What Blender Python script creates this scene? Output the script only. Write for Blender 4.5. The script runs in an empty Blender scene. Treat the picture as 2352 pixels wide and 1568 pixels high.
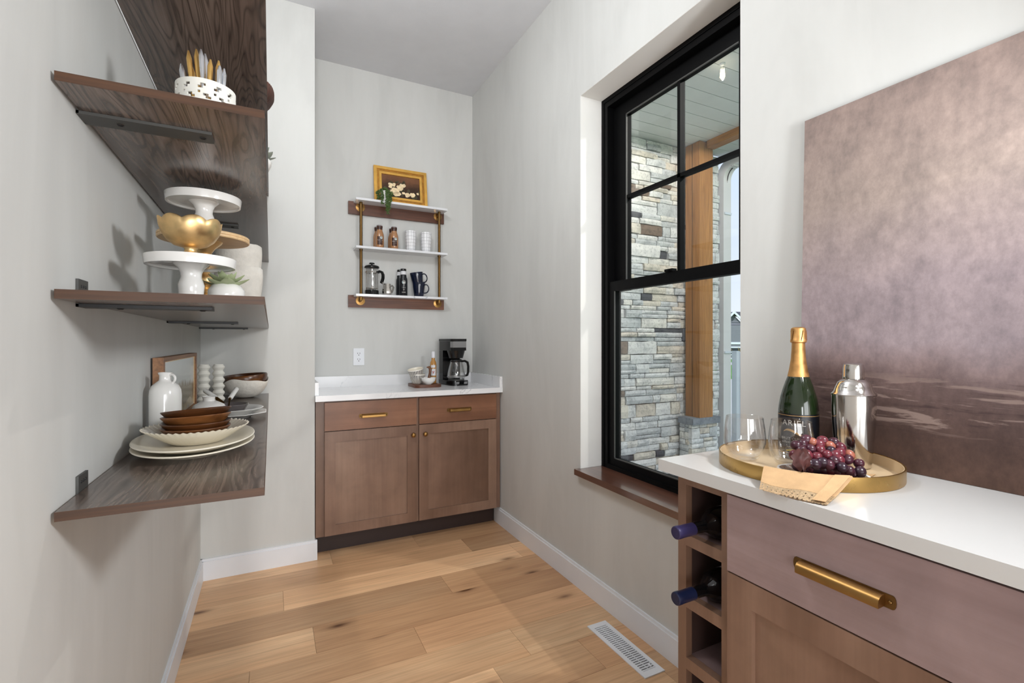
import bpy, bmesh, math, random
from math import sin, cos, pi, radians, atan, sqrt
from mathutils import Vector, Matrix, noise as mnoise

SC = bpy.context.scene
COL = SC.collection
random.seed(7)

# ------------------------------------------------------------------ camera
YAW = atan(554 / 1105)
cam_d = bpy.data.cameras.new('camera')
cam_d.sensor_width = 36.0
cam_d.lens = 1105 / 2352 * 36.0
cam_d.clip_start = 0.02
cam_d.clip_end = 400
cam = bpy.data.objects.new('camera', cam_d)
cam.location = (0, 0, 1.22)
cam.rotation_euler = (pi / 2, 0, -YAW)
COL.objects.link(cam)
SC.camera = cam
SC.view_settings.view_transform = 'Standard'
SC.view_settings.look = 'None'
SC.view_settings.gamma = 1.0
SC.view_settings.use_curve_mapping = False
SC.view_settings.exposure = -0.04

# ------------------------------------------------------------------ world + lights
world = bpy.data.worlds.new('sky')
SC.world = world
world.use_nodes = True
wn, wl = world.node_tree.nodes, world.node_tree.links
wn.clear()
w_out = wn.new('ShaderNodeOutputWorld')
w_bg = wn.new('ShaderNodeBackground')
w_tc = wn.new('ShaderNodeTexCoord')
w_sep = wn.new('ShaderNodeSeparateXYZ')
w_rmp = wn.new('ShaderNodeValToRGB')
w_noi = wn.new('ShaderNodeTexNoise')
w_nr = wn.new('ShaderNodeValToRGB')
w_mix = wn.new('ShaderNodeMix')
w_mix.data_type = 'RGBA'
wl.new(w_tc.outputs['Generated'], w_sep.inputs[0])
wl.new(w_sep.outputs['Z'], w_rmp.inputs[0])
e = w_rmp.color_ramp.elements
e[0].position = 0.0
e[0].color = (0.88, 0.94, 1.0, 1)
e[1].position = 0.75
e[1].color = (0.50, 0.68, 0.95, 1)
m_ = w_rmp.color_ramp.elements.new(0.22)
m_.color = (0.66, 0.80, 0.97, 1)
w_noi.inputs['Scale'].default_value = 3.0
w_noi.inputs['Detail'].default_value = 6
wl.new(w_tc.outputs['Generated'], w_noi.inputs['Vector'])
wl.new(w_noi.outputs['Fac'], w_nr.inputs[0])
w_nr.color_ramp.elements[0].position = 0.40
w_nr.color_ramp.elements[0].color = (0, 0, 0, 1)
w_nr.color_ramp.elements[1].position = 0.72
w_nr.color_ramp.elements[1].color = (0.8, 0.8, 0.8, 1)
wl.new(w_nr.outputs[0], w_mix.inputs['Factor'])
wl.new(w_rmp.outputs[0], w_mix.inputs['A'])
w_mix.inputs['B'].default_value = (0.95, 0.97, 1.0, 1)
wl.new(w_mix.outputs['Result'], w_bg.inputs['Color'])
w_bg.inputs['Strength'].default_value = 1.1
wl.new(w_bg.outputs[0], w_out.inputs[0])


def add_light(name, kind, loc, energy, color=(1, 1, 1), size=None, aim=None, sx=None, sy=None, radius=None):
    d = bpy.data.lights.new(name, kind)
    d.energy = energy
    d.color = color
    if kind == 'AREA':
        d.shape = 'RECTANGLE'
        d.size, d.size_y = sx, sy
    if radius is not None:
        d.shadow_soft_size = radius
    o = bpy.data.objects.new(name, d)
    o.location = loc
    if aim is not None:
        o.rotation_euler = (Vector(aim) - Vector(loc)).to_track_quat('-Z', 'Y').to_euler()
    COL.objects.link(o)
    return o


sun = add_light('sun', 'SUN', (0, 0, 20), 4.0, (1, 0.95, 0.88))
sun.rotation_euler = Vector((0.75, 0.45, -0.85)).to_track_quat('-Z', 'Y').to_euler()
sun.data.angle = radians(1.5)
add_light('rear_fill', 'AREA', (0.45, -2.7, 0.95), 58, (0.95, 0.975, 1.0), aim=(0.45, 2, 0.7), sx=1.65, sy=1.8)  # added unseen panel behind the camera, fills floor and lower walls
add_light('rear_overhead_fill', 'AREA', (0.05, -1.3, 3.05), 5, (0.95, 0.975, 1.0), aim=(0.05, -1.3, 0), sx=0.6, sy=1.2)  # added unseen overhead fill for the near floor and sideboard front
add_light('ceiling_fixture', 'POINT', (0.1, 1.45, 2.64), 37, (0.95, 0.975, 1.0), radius=0.12)
add_light('low_fill', 'AREA', (-0.24, -1.2, 0.95), 14, (0.95, 0.975, 1.0), aim=(1.37, 1.8, 0.6), sx=0.5, sy=0.9)
add_light('side_fill', 'AREA', (1.15, 0.1, 1.68), 17, (0.95, 0.975, 1.0), aim=(-0.3, 1.5, 1.4), sx=0.2, sy=0.2)  # added unseen side light, throws shelf shadows onto the left wall


# ------------------------------------------------------------------ materials
def C(r, g, b):
    f = lambda v: (v / 255 / 12.92) if v / 255 <= 0.04045 else ((v / 255 + 0.055) / 1.055) ** 2.4
    return (f(r), f(g), f(b), 1)


def base_mat(name):
    m = bpy.data.materials.new(name)
    m.use_nodes = True
    return m, m.node_tree.nodes, m.node_tree.links, m.node_tree.nodes['Principled BSDF']


def setp(p, rough=None, metal=None, spec=None, coat=None):
    if rough is not None:
        p.inputs['Roughness'].default_value = rough
    if metal is not None:
        p.inputs['Metallic'].default_value = metal
    if spec is not None:
        p.inputs['Specular IOR Level'].default_value = spec
    if coat is not None:
        p.inputs['Coat Weight'].default_value = coat
        p.inputs['Coat Roughness'].default_value = 0.08


def tex_coord(N, L, scale=(1, 1, 1), rnd=False):
    tc = N.new('ShaderNodeTexCoord')
    mp = N.new('ShaderNodeMapping')
    mp.inputs['Scale'].default_value = scale
    L.new(tc.outputs['Object'], mp.inputs['Vector'])
    if rnd:
        oi = N.new('ShaderNodeObjectInfo')
        mu = N.new('ShaderNodeMath')
        mu.operation = 'MULTIPLY'
        mu.inputs[1].default_value = 37.0
        L.new(oi.outputs['Random'], mu.inputs[0])
        cb = N.new('ShaderNodeCombineXYZ')
        for i in range(3):
            L.new(mu.outputs[0], cb.inputs[i])
        L.new(cb.outputs[0], mp.inputs['Location'])
    return mp.outputs['Vector']


def noise_n(N, L, vec, scale, detail=4, rough=0.55, dist=0.0):
    n = N.new('ShaderNodeTexNoise')
    n.inputs['Scale'].default_value = scale
    n.inputs['Detail'].default_value = detail
    n.inputs['Roughness'].default_value = rough
    n.inputs['Distortion'].default_value = dist
    L.new(vec, n.inputs['Vector'])
    return n.outputs['Fac']


def ramp_n(N, L, fac, stops, interp='LINEAR'):
    r = N.new('ShaderNodeValToRGB')
    r.color_ramp.interpolation = interp
    el = r.color_ramp.elements
    while len(el) < len(stops):
        el.new(0.5)
    for i, (p, c) in enumerate(stops):
        el[i].position = p
        el[i].color = c if len(c) == 4 else (*c, 1)
    L.new(fac, r.inputs[0])
    return r.outputs[0]


def mix_n(N, L, fac, a, b, mode='MIX'):
    m = N.new('ShaderNodeMix')
    m.data_type = 'RGBA'
    m.blend_type = mode
    for sock, v in ((m.inputs['Factor'], fac), (m.inputs['A'], a), (m.inputs['B'], b)):
        if isinstance(v, (int, float)):
            sock.default_value = v
        elif isinstance(v, tuple):
            sock.default_value = v
        else:
            L.new(v, sock)
    return m.outputs['Result']


def bump_n(N, L, p, h, strength=0.2, dist=0.002):
    b = N.new('ShaderNodeBump')
    b.inputs['Strength'].default_value = strength
    b.inputs['Distance'].default_value = dist
    L.new(h, b.inputs['Height'])
    L.new(b.outputs[0], p.inputs['Normal'])


def plain(name, col, rough=0.5, metal=0.0, spec=0.5, coat=None, var=0.06, vscale=6, bump=0.0, bscale=60):
    m, N, L, p = base_mat(name)
    setp(p, rough, metal, spec, coat)
    v = tex_coord(N, L)
    n = noise_n(N, L, v, vscale, 3)
    d = tuple(c * (1 - var) for c in col[:3]) + (1,)
    b = tuple(min(1, c * (1 + var)) for c in col[:3]) + (1,)
    L.new(ramp_n(N, L, n, [(0.3, d), (0.7, b)]), p.inputs['Base Color'])
    if bump:
        bump_n(N, L, p, noise_n(N, L, v, bscale, 5), bump)
    return m


def wood(name, dark, mid, light, axis='X', ring=6.0, fine=1.0, rough=0.45, grain=0.5, knots=False, tone=None, rnd=True, spec=0.5, bump=0.08, contrast=(0.3, 0.7), fl=0.62, rmul=9.0, line=None, mottle=0.0, coat=None):
    """procedural wood; grain runs along the given local axis"""
    m, N, L, p = base_mat(name)
    setp(p, rough, 0, spec, coat)
    st = {'X': (0.12, 1, 1), 'Y': (1, 0.12, 1), 'Z': (1, 1, 0.12)}[axis]
    v = tex_coord(N, L, st, rnd)
    big = noise_n(N, L, v, ring * 0.55, 3, 0.5, 0.6)
    wv = N.new('ShaderNodeMath')
    wv.operation = 'MULTIPLY'
    wv.inputs[1].default_value = rmul
    L.new(big, wv.inputs[0])
    fr = N.new('ShaderNodeMath')
    fr.operation = 'PINGPONG'
    fr.inputs[1].default_value = 0.5
    L.new(wv.outputs[0], fr.inputs[0])
    rings = N.new('ShaderNodeMath')
    rings.operation = 'MULTIPLY'
    rings.inputs[1].default_value = 2.0
    L.new(fr.outputs[0], rings.inputs[0])
    st2 = tuple(s if s < 1 else 1 for s in st)
    st2 = {'X': (0.03, 1, 1), 'Y': (1, 0.03, 1), 'Z': (1, 1, 0.03)}[axis]
    v2 = tex_coord(N, L, st2, rnd)
    fin = noise_n(N, L, v2, 130 * fine, 4, 0.6)
    rfac = rings.outputs[0]
    if line:
        rfac = ramp_n(N, L, rfac, [(0.0, (0, 0, 0)), (line, (1, 1, 1))])
    c0 = ramp_n(N, L, noise_n(N, L, v, ring * 0.4, 4), [(contrast[0], dark), (0.5, mid), (contrast[1], light)])
    c1 = mix_n(N, L, grain, c0, mix_n(N, L, rfac, dark, c0))
    c2 = mix_n(N, L, 1.0, c1, ramp_n(N, L, fin, [(0.30, (fl, fl * 0.98, fl * 0.96)), (0.6, (1.04, 1.04, 1.04))]), 'MULTIPLY')
    if mottle:
        vm = tex_coord(N, L, (1, 1, 1), rnd)
        c2 = mix_n(N, L, 1.0, c2, ramp_n(N, L, noise_n(N, L, vm, 7, 5, 0.6, 0.4), [(0.3, (1 - mottle, 1 - mottle * 1.05, 1 - mottle * 1.1)), (0.7, (1 + mottle, 1 + mottle, 1 + mottle))]), 'MULTIPLY')
    if tone:
        oi = N.new('ShaderNodeObjectInfo')
        c2 = mix_n(N, L, 1.0, c2, ramp_n(N, L, oi.outputs['Random'], tone), 'MULTIPLY')
    if knots:
        sk = {'X': (2.6, 6.5, 6.5), 'Y': (6.5, 2.6, 6.5), 'Z': (6.5, 6.5, 2.6)}[axis]
        vk = tex_coord(N, L, sk, rnd)
        vo = N.new('ShaderNodeTexVoronoi')
        vo.inputs['Scale'].default_value = 0.95
        L.new(vk, vo.inputs['Vector'])
        wob = noise_n(N, L, v2, 9, 3)
        ad = N.new('ShaderNodeMath')
        ad.operation = 'MULTIPLY_ADD'
        ad.inputs[1].default_value = 0.22
        L.new(wob, ad.inputs[0])
        L.new(vo.outputs['Distance'], ad.inputs[2])
        kf = ramp_n(N, L, ad.outputs[0], [(0.155, (1, 1, 1)), (0.19, (0.6, 0.6, 0.6)), (0.25, (0.18, 0.18, 0.18)), (0.33, (0, 0, 0))])
        c2 = mix_n(N, L, kf, c2, mix_n(N, L, 1.0, c2, (0.24, 0.17, 0.13, 1), 'MULTIPLY'))
    L.new(c2, p.inputs['Base Color'])
    if bump:
        bump_n(N, L, p, fin, bump, 0.001)
    return m


def metal_mat(name, col, rough, var=0.15, vs=14):
    m, N, L, p = base_mat(name)
    setp(p, rough, 1.0)
    v = tex_coord(N, L)
    n = noise_n(N, L, v, vs, 5)
    d = tuple(c * (1 - var) for c in col[:3]) + (1,)
    L.new(ramp_n(N, L, n, [(0.35, d), (0.65, col)]), p.inputs['Base Color'])
    L.new(ramp_n(N, L, n, [(0.3, (rough * 0.8,) * 3), (0.7, (min(1, rough * 1.25),) * 3)]), p.inputs['Roughness'])
    return m


def thin_glass(name, tint=(1, 1, 1, 1), edge=0.9, lo=0.03, rough=0.0, edge_tint=None):
    """thin clear glass: mostly see-through, mirror-like towards its edges"""
    m = bpy.data.materials.new(name)
    m.use_nodes = True
    N, L = m.node_tree.nodes, m.node_tree.links
    N.clear()
    out = N.new('ShaderNodeOutputMaterial')
    tr = N.new('ShaderNodeBsdfTransparent')
    tr.inputs[0].default_value = tint
    gl = N.new('ShaderNodeBsdfGlossy')
    gl.inputs['Roughness'].default_value = rough
    gl.inputs['Color'].default_value = edge_tint or (1, 1, 1, 1)
    lw = N.new('ShaderNodeLayerWeight')
    lw.inputs['Blend'].default_value = 0.5
    pw = N.new('ShaderNodeMath')
    pw.operation = 'POWER'
    pw.inputs[1].default_value = 2.8
    L.new(lw.outputs['Facing'], pw.inputs[0])
    ma = N.new('ShaderNodeMath')
    ma.operation = 'MULTIPLY_ADD'
    ma.inputs[1].default_value = edge - lo
    ma.inputs[2].default_value = lo
    L.new(pw.outputs[0], ma.inputs[0])
    mx = N.new('ShaderNodeMixShader')
    L.new(ma.outputs[0], mx.inputs[0])
    L.new(tr.outputs[0], mx.inputs[1])
    L.new(gl.outputs[0], mx.inputs[2])
    L.new(mx.outputs[0], out.inputs[0])
    return m


def emit_mat(name, col, s):
    m, N, L, p = base_mat(name)
    p.inputs['Base Color'].default_value = col
    p.inputs['Emission Color'].default_value = col
    p.inputs['Emission Strength'].default_value = s
    return m


def wall_mat(name, col, var=0.05, rough=0.75):
    """painted drywall with faint vertical brush strokes"""
    m, N, L, p = base_mat(name)
    setp(p, rough, 0, 0.25)
    v = tex_coord(N, L, (1, 1, 0.28))
    n1 = noise_n(N, L, v, 3.2, 5, 0.6, 0.5)
    v2 = tex_coord(N, L, (1, 1, 0.08))
    n2 = noise_n(N, L, v2, 16, 4, 0.6)
    lo = tuple(c * (1 - var) for c in col[:3]) + (1,)
    hi = tuple(min(1, c * (1 + var * 0.6)) for c in col[:3]) + (1,)
    a = ramp_n(N, L, n1, [(0.38, lo), (0.5, col), (0.62, hi)])
    b = ramp_n(N, L, n2, [(0.3, (0.985, 0.985, 0.982)), (0.6, (1.005, 1.005, 1.005))])
    L.new(mix_n(N, L, 1.0, a, b, 'MULTIPLY'), p.inputs['Base Color'])
    bump_n(N, L, p, noise_n(N, L, tex_coord(N, L), 220, 3), 0.04, 0.001)
    return m


def quartz_mat(name, base, vein):
    m, N, L, p = base_mat(name)
    setp(p, 0.16, 0, 0.5)
    v = tex_coord(N, L, (1, 1.3, 1))
    n = noise_n(N, L, v, 2.6, 6, 0.6, 1.2)
    ab = N.new('ShaderNodeMath')
    ab.operation = 'SUBTRACT'
    ab.inputs[1].default_value = 0.5
    L.new(n, ab.inputs[0])
    a2 = N.new('ShaderNodeMath')
    a2.operation = 'ABSOLUTE'
    L.new(ab.outputs[0], a2.inputs[0])
    gate = noise_n(N, L, v, 1.7, 2)
    ln = ramp_n(N, L, a2.outputs[0], [(0.0, (1, 1, 1)), (0.011, (0, 0, 0))])
    gt = ramp_n(N, L, gate, [(0.50, (0, 0, 0)), (0.62, (0.75, 0.75, 0.75))])
    fac = mix_n(N, L, 1.0, ln, gt, 'MULTIPLY')
    soft = ramp_n(N, L, noise_n(N, L, v, 2.0, 4), [(0.3, tuple(c * 0.95 for c in base[:3])), (0.7, base)])
    L.new(mix_n(N, L, fac, soft, vein), p.inputs['Base Color'])
    return m


M = {}
M['wall'] = wall_mat('wall_paint', C(203, 203, 200))
M['ceiling'] = plain('ceiling_paint', C(210, 211, 214), 0.9, spec=0.1, var=0.03, bump=0.25, bscale=160)
M['reveal_lit'] = plain('reveal_lit_tone', C(236, 235, 231), 0.7, spec=0.2, var=0.02)  # paler than the walls: window light on the reveal put into the colour
M['trim'] = plain('white_trim', C(226, 228, 232), 0.4, var=0.02)
M['floor'] = wood('oak_planks', C(200, 154, 114), C(230, 186, 142), C(240, 204, 162), 'X', ring=7, fine=0.8, rough=0.42, grain=0.26, knots=True, fl=0.83,
                  tone=[(0.0, (0.60, 0.56, 0.54)), (0.3, (0.76, 0.73, 0.71)), (0.55, (0.92, 0.90, 0.89)), (0.8, (1.04, 1.04, 1.05)), (1.0, (1.15, 1.16, 1.17))])
M['subfloor'] = plain('floor_gap', C(60, 42, 30), 0.9)
M['maple'] = wood('stained_maple', C(100, 74, 58), C(124, 96, 80), C(142, 114, 96), 'Z', ring=9, fine=0.45, rough=0.34, grain=0.06, bump=0.03, contrast=(0.3, 0.7), fl=0.93, mottle=0.13)
M['maple_x'] = wood('stained_maple_drawer', C(108, 71, 50), C(132, 91, 67), C(150, 108, 82), 'X', ring=9, fine=0.45, rough=0.34, grain=0.06, bump=0.03, contrast=(0.3, 0.7), fl=0.93, mottle=0.13)
M['maple_y_sheen'] = wood('stained_maple_sheen', C(114, 93, 92), C(136, 115, 114), C(152, 131, 130), 'Y', ring=9, fine=0.45, rough=0.32, grain=0.06, bump=0.03, contrast=(0.3, 0.7), fl=0.93, mottle=0.13)  # same maple, paler and greyer: reflected sheen put into the colour
M['maple_shaded'] = plain('maple_shaded_interior', C(66, 48, 44), 0.55, var=0.12)  # same maple darkened: shade inside the rack put into the colour
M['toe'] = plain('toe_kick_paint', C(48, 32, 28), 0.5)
M['shelf'] = wood('dark_oak_laminate', C(46, 38, 34), C(108, 92, 83), C(136, 119, 108), 'Y', ring=9, fine=0.9, rough=0.22, grain=0.62, bump=0.03, fl=0.45, rmul=42.0, line=0.5, rnd=False, spec=0.7)
M['shelf_edge'] = wood('shelf_edge_band', C(62, 38, 20), C(84, 53, 30), C(98, 65, 38), 'X', ring=12, fine=1.4, rough=0.5, grain=0.3)
M['quartz'] = quartz_mat('white_quartz', C(233, 233, 234), C(172, 174, 180))
M['quartz_side'] = quartz_mat('pale_quartz', C(202, 201, 199), C(150, 150, 155))
M['marble'] = quartz_mat('white_marble', C(226, 227, 230), C(150, 155, 165))
M['brass'] = metal_mat('aged_brass', C(160, 122, 72), 0.34)
M['brass_dark'] = metal_mat('dark_brass', C(120, 92, 56), 0.4)
M['brass_tray'] = metal_mat('brushed_brass', C(186, 150, 90), 0.3, var=0.07)
M['gold'] = metal_mat('gold_leaf', C(244, 208, 150), 0.38, var=0.2, vs=34)
M['goldcut'] = metal_mat('gold_cutlery', C(236, 192, 118), 0.34)
M['steel'] = metal_mat('polished_steel', C(208, 204, 200), 0.1, var=0.04)
M['silver'] = metal_mat('silver_cutlery', C(228, 230, 236), 0.28)
M['black_metal'] = plain('black_metal', C(34, 34, 35), 0.45, 0.3)
M['grey_metal'] = plain('grey_bracket', C(84, 84, 82), 0.5, 0.4)
M['black'] = plain('black_frame', C(4, 4, 5), 0.55, spec=0.12)
M['gloss_black'] = plain('gloss_black_plastic', C(14, 14, 15), 0.12)
M['white'] = plain('white_glaze', C(232, 230, 226), 0.15, coat=0.4, var=0.02)
M['cream'] = plain('cream_glaze', C(234, 226, 208), 0.25, var=0.03)
M['matte_white'] = plain('matte_ceramic', C(226, 224, 216), 0.6, var=0.04)
M['plaster'] = plain('rough_plaster', C(224, 219, 210), 0.85, var=0.08, vscale=30, bump=1.0, bscale=90)
M['plaster_in'] = plain('grey_bowl_inside', C(120, 114, 110), 0.9)
M['acacia'] = wood('acacia', C(64, 36, 18), C(108, 64, 32), C(150, 96, 52), 'X', ring=16, fine=0.8, rough=0.3, grain=0.5)
M['dark_acacia'] = wood('dark_acacia', C(48, 26, 14), C(84, 48, 24), C(130, 80, 36), 'X', ring=16, fine=0.8, rough=0.25, grain=0.5)
M['palewood'] = wood('pale_wood', C(218, 184, 138), C(230, 200, 156), C(238, 212, 172), 'X', ring=8, rough=0.5, grain=0.12, fl=0.85)
M['framewood'] = wood('frame_wood', C(116, 76, 46), C(142, 98, 62), C(160, 114, 76), 'Y', ring=12, rough=0.5, grain=0.4)
M['walnut'] = wood('walnut_board', C(72, 40, 26), C(104, 62, 42), C(128, 80, 54), 'X', ring=9, rough=0.45, grain=0.4)
M['sill'] = wood('walnut_sill', C(78, 46, 34), C(104, 66, 50), C(124, 84, 64), 'Y', ring=8, rough=0.3, grain=0.4, spec=0.9, coat=1.0)
M['cedar'] = wood('cedar_post', C(150, 100, 54), C(182, 130, 76), C(200, 150, 94), 'Z', ring=7, fine=1.0, rough=0.7, grain=0.35, knots=True)
M['cedar_y'] = wood('cedar_beam', C(150, 100, 54), C(190, 138, 80), C(206, 156, 98), 'Y', ring=7, fine=1.0, rough=0.7, grain=0.35, knots=True)
M['leaf_pale'] = plain('pale_succulent', C(172, 182, 142), 0.5, var=0.15, vscale=25)
M['leaf_dark'] = plain('dark_leaf', C(70, 96, 42), 0.5, var=0.3, vscale=60)
M['clear'] = thin_glass('clear_glass', (0.985, 0.985, 0.985, 1), 1.0, 0.06)
M['window_glass'] = thin_glass('window_glass', (0.98, 0.99, 1, 1), 0.5, 0.015)
M['green_glass'] = plain('dark_green_glass', C(20, 33, 13), 0.05, coat=0.6)
M['dark_glass'] = plain('black_wine_glass', C(10, 10, 12), 0.08, coat=0.5)
M['foil'] = metal_mat('gold_foil', C(222, 170, 108), 0.42, var=0.15, vs=60)
M['label_black'] = plain('black_label', C(17, 19, 26), 0.3, var=0.02)
M['label_white'] = plain('white_label', C(212, 212, 216), 0.5, var=0.02)
M['ink_white'] = plain('white_ink', C(225, 222, 216), 0.5, var=0.01)
M['ink_gold'] = plain('gold_ink', C(200, 158, 98), 0.4, 0.3, var=0.1)
M['capsule_violet'] = plain('violet_capsule', C(48, 42, 78), 0.35, 0.2)
M['capsule_navy'] = plain('navy_capsule', C(24, 32, 62), 0.3, 0.2)
M['coffee'] = plain('coffee_drink', C(166, 120, 82), 0.2, coat=0.5)
M['choc'] = plain('chocolate_brown', C(62, 34, 24), 0.35)
M['navy'] = plain('navy_glaze', C(16, 24, 46), 0.16, coat=0.3, var=0.3, vscale=40)
M['emblem'] = plain('teal_emblem', C(120, 170, 178), 0.4, var=0.03)
M['amber'] = plain('amber_syrup', C(178, 128, 66), 0.15, coat=0.5)
M['linen'] = plain('beige_linen', C(196, 161, 121), 0.95, spec=0.1, var=0.06, vscale=40, bump=0.6, bscale=700)
M['lace'] = plain('lace_thread', C(226, 198, 160), 0.95, spec=0.1, var=0.16, vscale=190, bump=0.9, bscale=500)
M['gilt'] = plain('gilding', C(222, 172, 84), 0.42, 0.55, var=0.12, vscale=18)
M['gilt_dark'] = plain('aged_gilding', C(176, 124, 50), 0.5, 0.5, var=0.25, vscale=40)
M['tray_in'] = plain('cream_enamel', C(214, 188, 152), 0.2, var=0.03)
M['screen'] = plain('silver_button', C(150, 150, 150), 0.4, 0.6)
M['drain'] = plain('downspout_aluminium', C(222, 222, 224), 0.45, var=0.03)
M['vinyl'] = plain('white_vinyl', C(214, 222, 232), 0.5, var=0.02)
M['mortar'] = plain('stone_backing', C(52, 50, 48), 0.95)
M['soffit'] = plain('soffit_board', C(212, 218, 218), 0.6, var=0.03)
M['concrete'] = plain('porch_concrete', C(150, 150, 148), 0.9, var=0.08, bump=0.3)
M['lawn'] = plain('lawn_grass', C(84, 138, 44), 0.95, spec=0.1, var=0.3, vscale=4)
M['road'] = plain('pale_driveway', C(186, 186, 188), 0.9, var=0.04)
M['siding'] = plain('grey_siding', C(120, 124, 134), 0.8, var=0.05)
M['roofing'] = plain('dark_shingles', C(70, 74, 86), 0.9, var=0.12, vscale=3)
M['pane_dark'] = plain('dark_pane', C(48, 54, 64), 0.1)
M['twig'] = plain('yellow_twigs', C(150, 130, 70), 0.9, var=0.2)
M['bulb'] = emit_mat('bulb_filament', (1, 0.78, 0.42, 1), 6)


def stone_mat(name, stops):
    m, N, L, p = base_mat(name)
    setp(p, 0.9, 0, 0.25)
    oi = N.new('ShaderNodeObjectInfo')
    c = ramp_n(N, L, oi.outputs['Random'], stops, 'CONSTANT')
    v = tex_coord(N, L, (1, 1, 1), True)
    ge = N.new('ShaderNodeNewGeometry')
    n1 = noise_n(N, L, ge.outputs['Position'], 9, 6, 0.65, 0.3)
    n2 = noise_n(N, L, ge.outputs['Position'], 45, 6, 0.7)
    c = mix_n(N, L, 1.0, c, ramp_n(N, L, n1, [(0.3, (0.62, 0.64, 0.66)), (0.5, (1, 1, 1)), (0.7, (1.12, 1.12, 1.1))]), 'MULTIPLY')
    c = mix_n(N, L, 1.0, c, ramp_n(N, L, n2, [(0.30, (0.55, 0.56, 0.58)), (0.48, (1, 1, 1))]), 'MULTIPLY')
    L.new(c, p.inputs['Base Color'])
    bump_n(N, L, p, n2, 0.7, 0.01)
    return m


M['stone'] = stone_mat('ledge_stone', [
    (0.0, C(226, 228, 228)), (0.14, C(206, 210, 212)), (0.26, C(232, 230, 224)), (0.40, C(218, 212, 200)),
    (0.52, C(200, 204, 206)), (0.63, C(234, 234, 232)), (0.76, C(216, 219, 221)), (0.87, C(224, 215, 202)),
    (0.935, C(92, 94, 100)), (0.968, C(132, 116, 104))])
M['cap'] = stone_mat('cap_stone', [(0.0, C(140, 146, 154))])


def grape_mat():
    m, N, L, p = base_mat('grape_skin')
    setp(p, 0.28, 0, 0.5)
    oi = N.new('ShaderNodeObjectInfo')
    c = ramp_n(N, L, oi.outputs['Random'], [(0.0, C(62, 26, 38)), (0.25, C(88, 30, 42)), (0.45, C(50, 30, 42)), (0.62, C(106, 40, 50)), (0.78, C(74, 36, 48))], 'CONSTANT')
    v = tex_coord(N, L)
    c = mix_n(N, L, 1.0, c, ramp_n(N, L, noise_n(N, L, v, 60, 4), [(0.3, (0.8, 0.8, 0.85)), (0.7, (1.15, 1.12, 1.15))]), 'MULTIPLY')
    L.new(c, p.inputs['Base Color'])
    p.inputs['Subsurface Weight'].default_value = 0.1
    p.inputs['Subsurface Radius'].default_value = (0.005, 0.002, 0.002)
    return m


M['grape'] = grape_mat()


def painting_mat():
    """abstract seascape: mauve-tan sky over a dark brown sea with pale strokes (object coords: y width, z height 0..0.93)"""
    m, N, L, p = base_mat('seascape_canvas')
    setp(p, 0.7, 0, 0.2)
    v = tex_coord(N, L)
    sp = N.new('ShaderNodeSeparateXYZ')
    L.new(v, sp.inputs[0])
    n1 = noise_n(N, L, v, 3.5, 6, 0.65)
    ad = N.new('ShaderNodeMath')
    ad.operation = 'MULTIPLY_ADD'
    ad.inputs[1].default_value = 0.10
    L.new(n1, ad.inputs[0])
    L.new(sp.outputs['Z'], ad.inputs[2])
    g = ramp_n(N, L, ad.outputs[0], [(0.04, C(92, 70, 60)), (0.13, C(80, 62, 56)), (0.21, C(92, 74, 70)), (0.262, C(100, 82, 79)), (0.30, C(128, 110, 109)), (0.36, C(146, 132, 135)), (0.5, C(147, 133, 135)), (0.72, C(149, 134, 126)), (0.98, C(138, 121, 114))])
    v2 = tex_coord(N, L, (1, 1.4, 1))
    n2 = noise_n(N, L, v2, 9, 8, 0.72)
    n4 = noise_n(N, L, v2, 34, 6, 0.7)
    g = mix_n(N, L, 1.0, g, ramp_n(N, L, n2, [(0.36, (0.80, 0.80, 0.81)), (0.64, (1.16, 1.15, 1.14))]), 'MULTIPLY')
    g = mix_n(N, L, 1.0, g, ramp_n(N, L, n4, [(0.38, (0.90, 0.90, 0.91)), (0.62, (1.08, 1.08, 1.08))]), 'MULTIPLY')
    v3 = tex_coord(N, L, (1, 1.0, 9.0))
    n3 = noise_n(N, L, v3, 5.5, 6, 0.62, 0.5)
    st = ramp_n(N, L, n3, [(0.545, (0, 0, 0)), (0.60, (0.75, 0.75, 0.75))])
    band = ramp_n(N, L, sp.outputs['Z'], [(0.085, (0, 0, 0)), (0.12, (1, 1, 1)), (0.20, (0.9, 0.9, 0.9)), (0.235, (0, 0, 0))])
    g = mix_n(N, L, mix_n(N, L, 1.0, st, band, 'MULTIPLY'), g, C(146, 126, 118))
    st2 = ramp_n(N, L, n3, [(0.36, (0.7, 0.7, 0.7)), (0.45, (0, 0, 0))])
    g = mix_n(N, L, mix_n(N, L, 1.0, st2, band, 'MULTIPLY'), g, C(56, 42, 42))
    L.new(g, p.inputs['Base Color'])
    bump_n(N, L, p, n2, 0.25, 0.002)
    return m


M['seascape'] = painting_mat()


def landscape_mat():
    m, N, L, p = base_mat('landscape_print')
    setp(p, 0.25, 0, 0.5)
    v = tex_coord(N, L)
    sp = N.new('ShaderNodeSeparateXYZ')
    L.new(v, sp.inputs[0])
    n1 = noise_n(N, L, v, 12, 6, 0.7)
    ad = N.new('ShaderNodeMath')
    ad.operation = 'MULTIPLY_ADD'
    ad.inputs[1].default_value = 0.09
    L.new(n1, ad.inputs[0])
    L.new(sp.outputs['Z'], ad.inputs[2])
    g = ramp_n(N, L, ad.outputs[0], [(0.03, C(176, 190, 196)), (0.075, C(166, 150, 120)), (0.11, C(104, 92, 70)), (0.15, C(130, 116, 92)), (0.175, C(206, 212, 212)), (0.27, C(216, 222, 222))])
    L.new(g, p.inputs['Base Color'])
    return m


M['landscape'] = landscape_mat()


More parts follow.
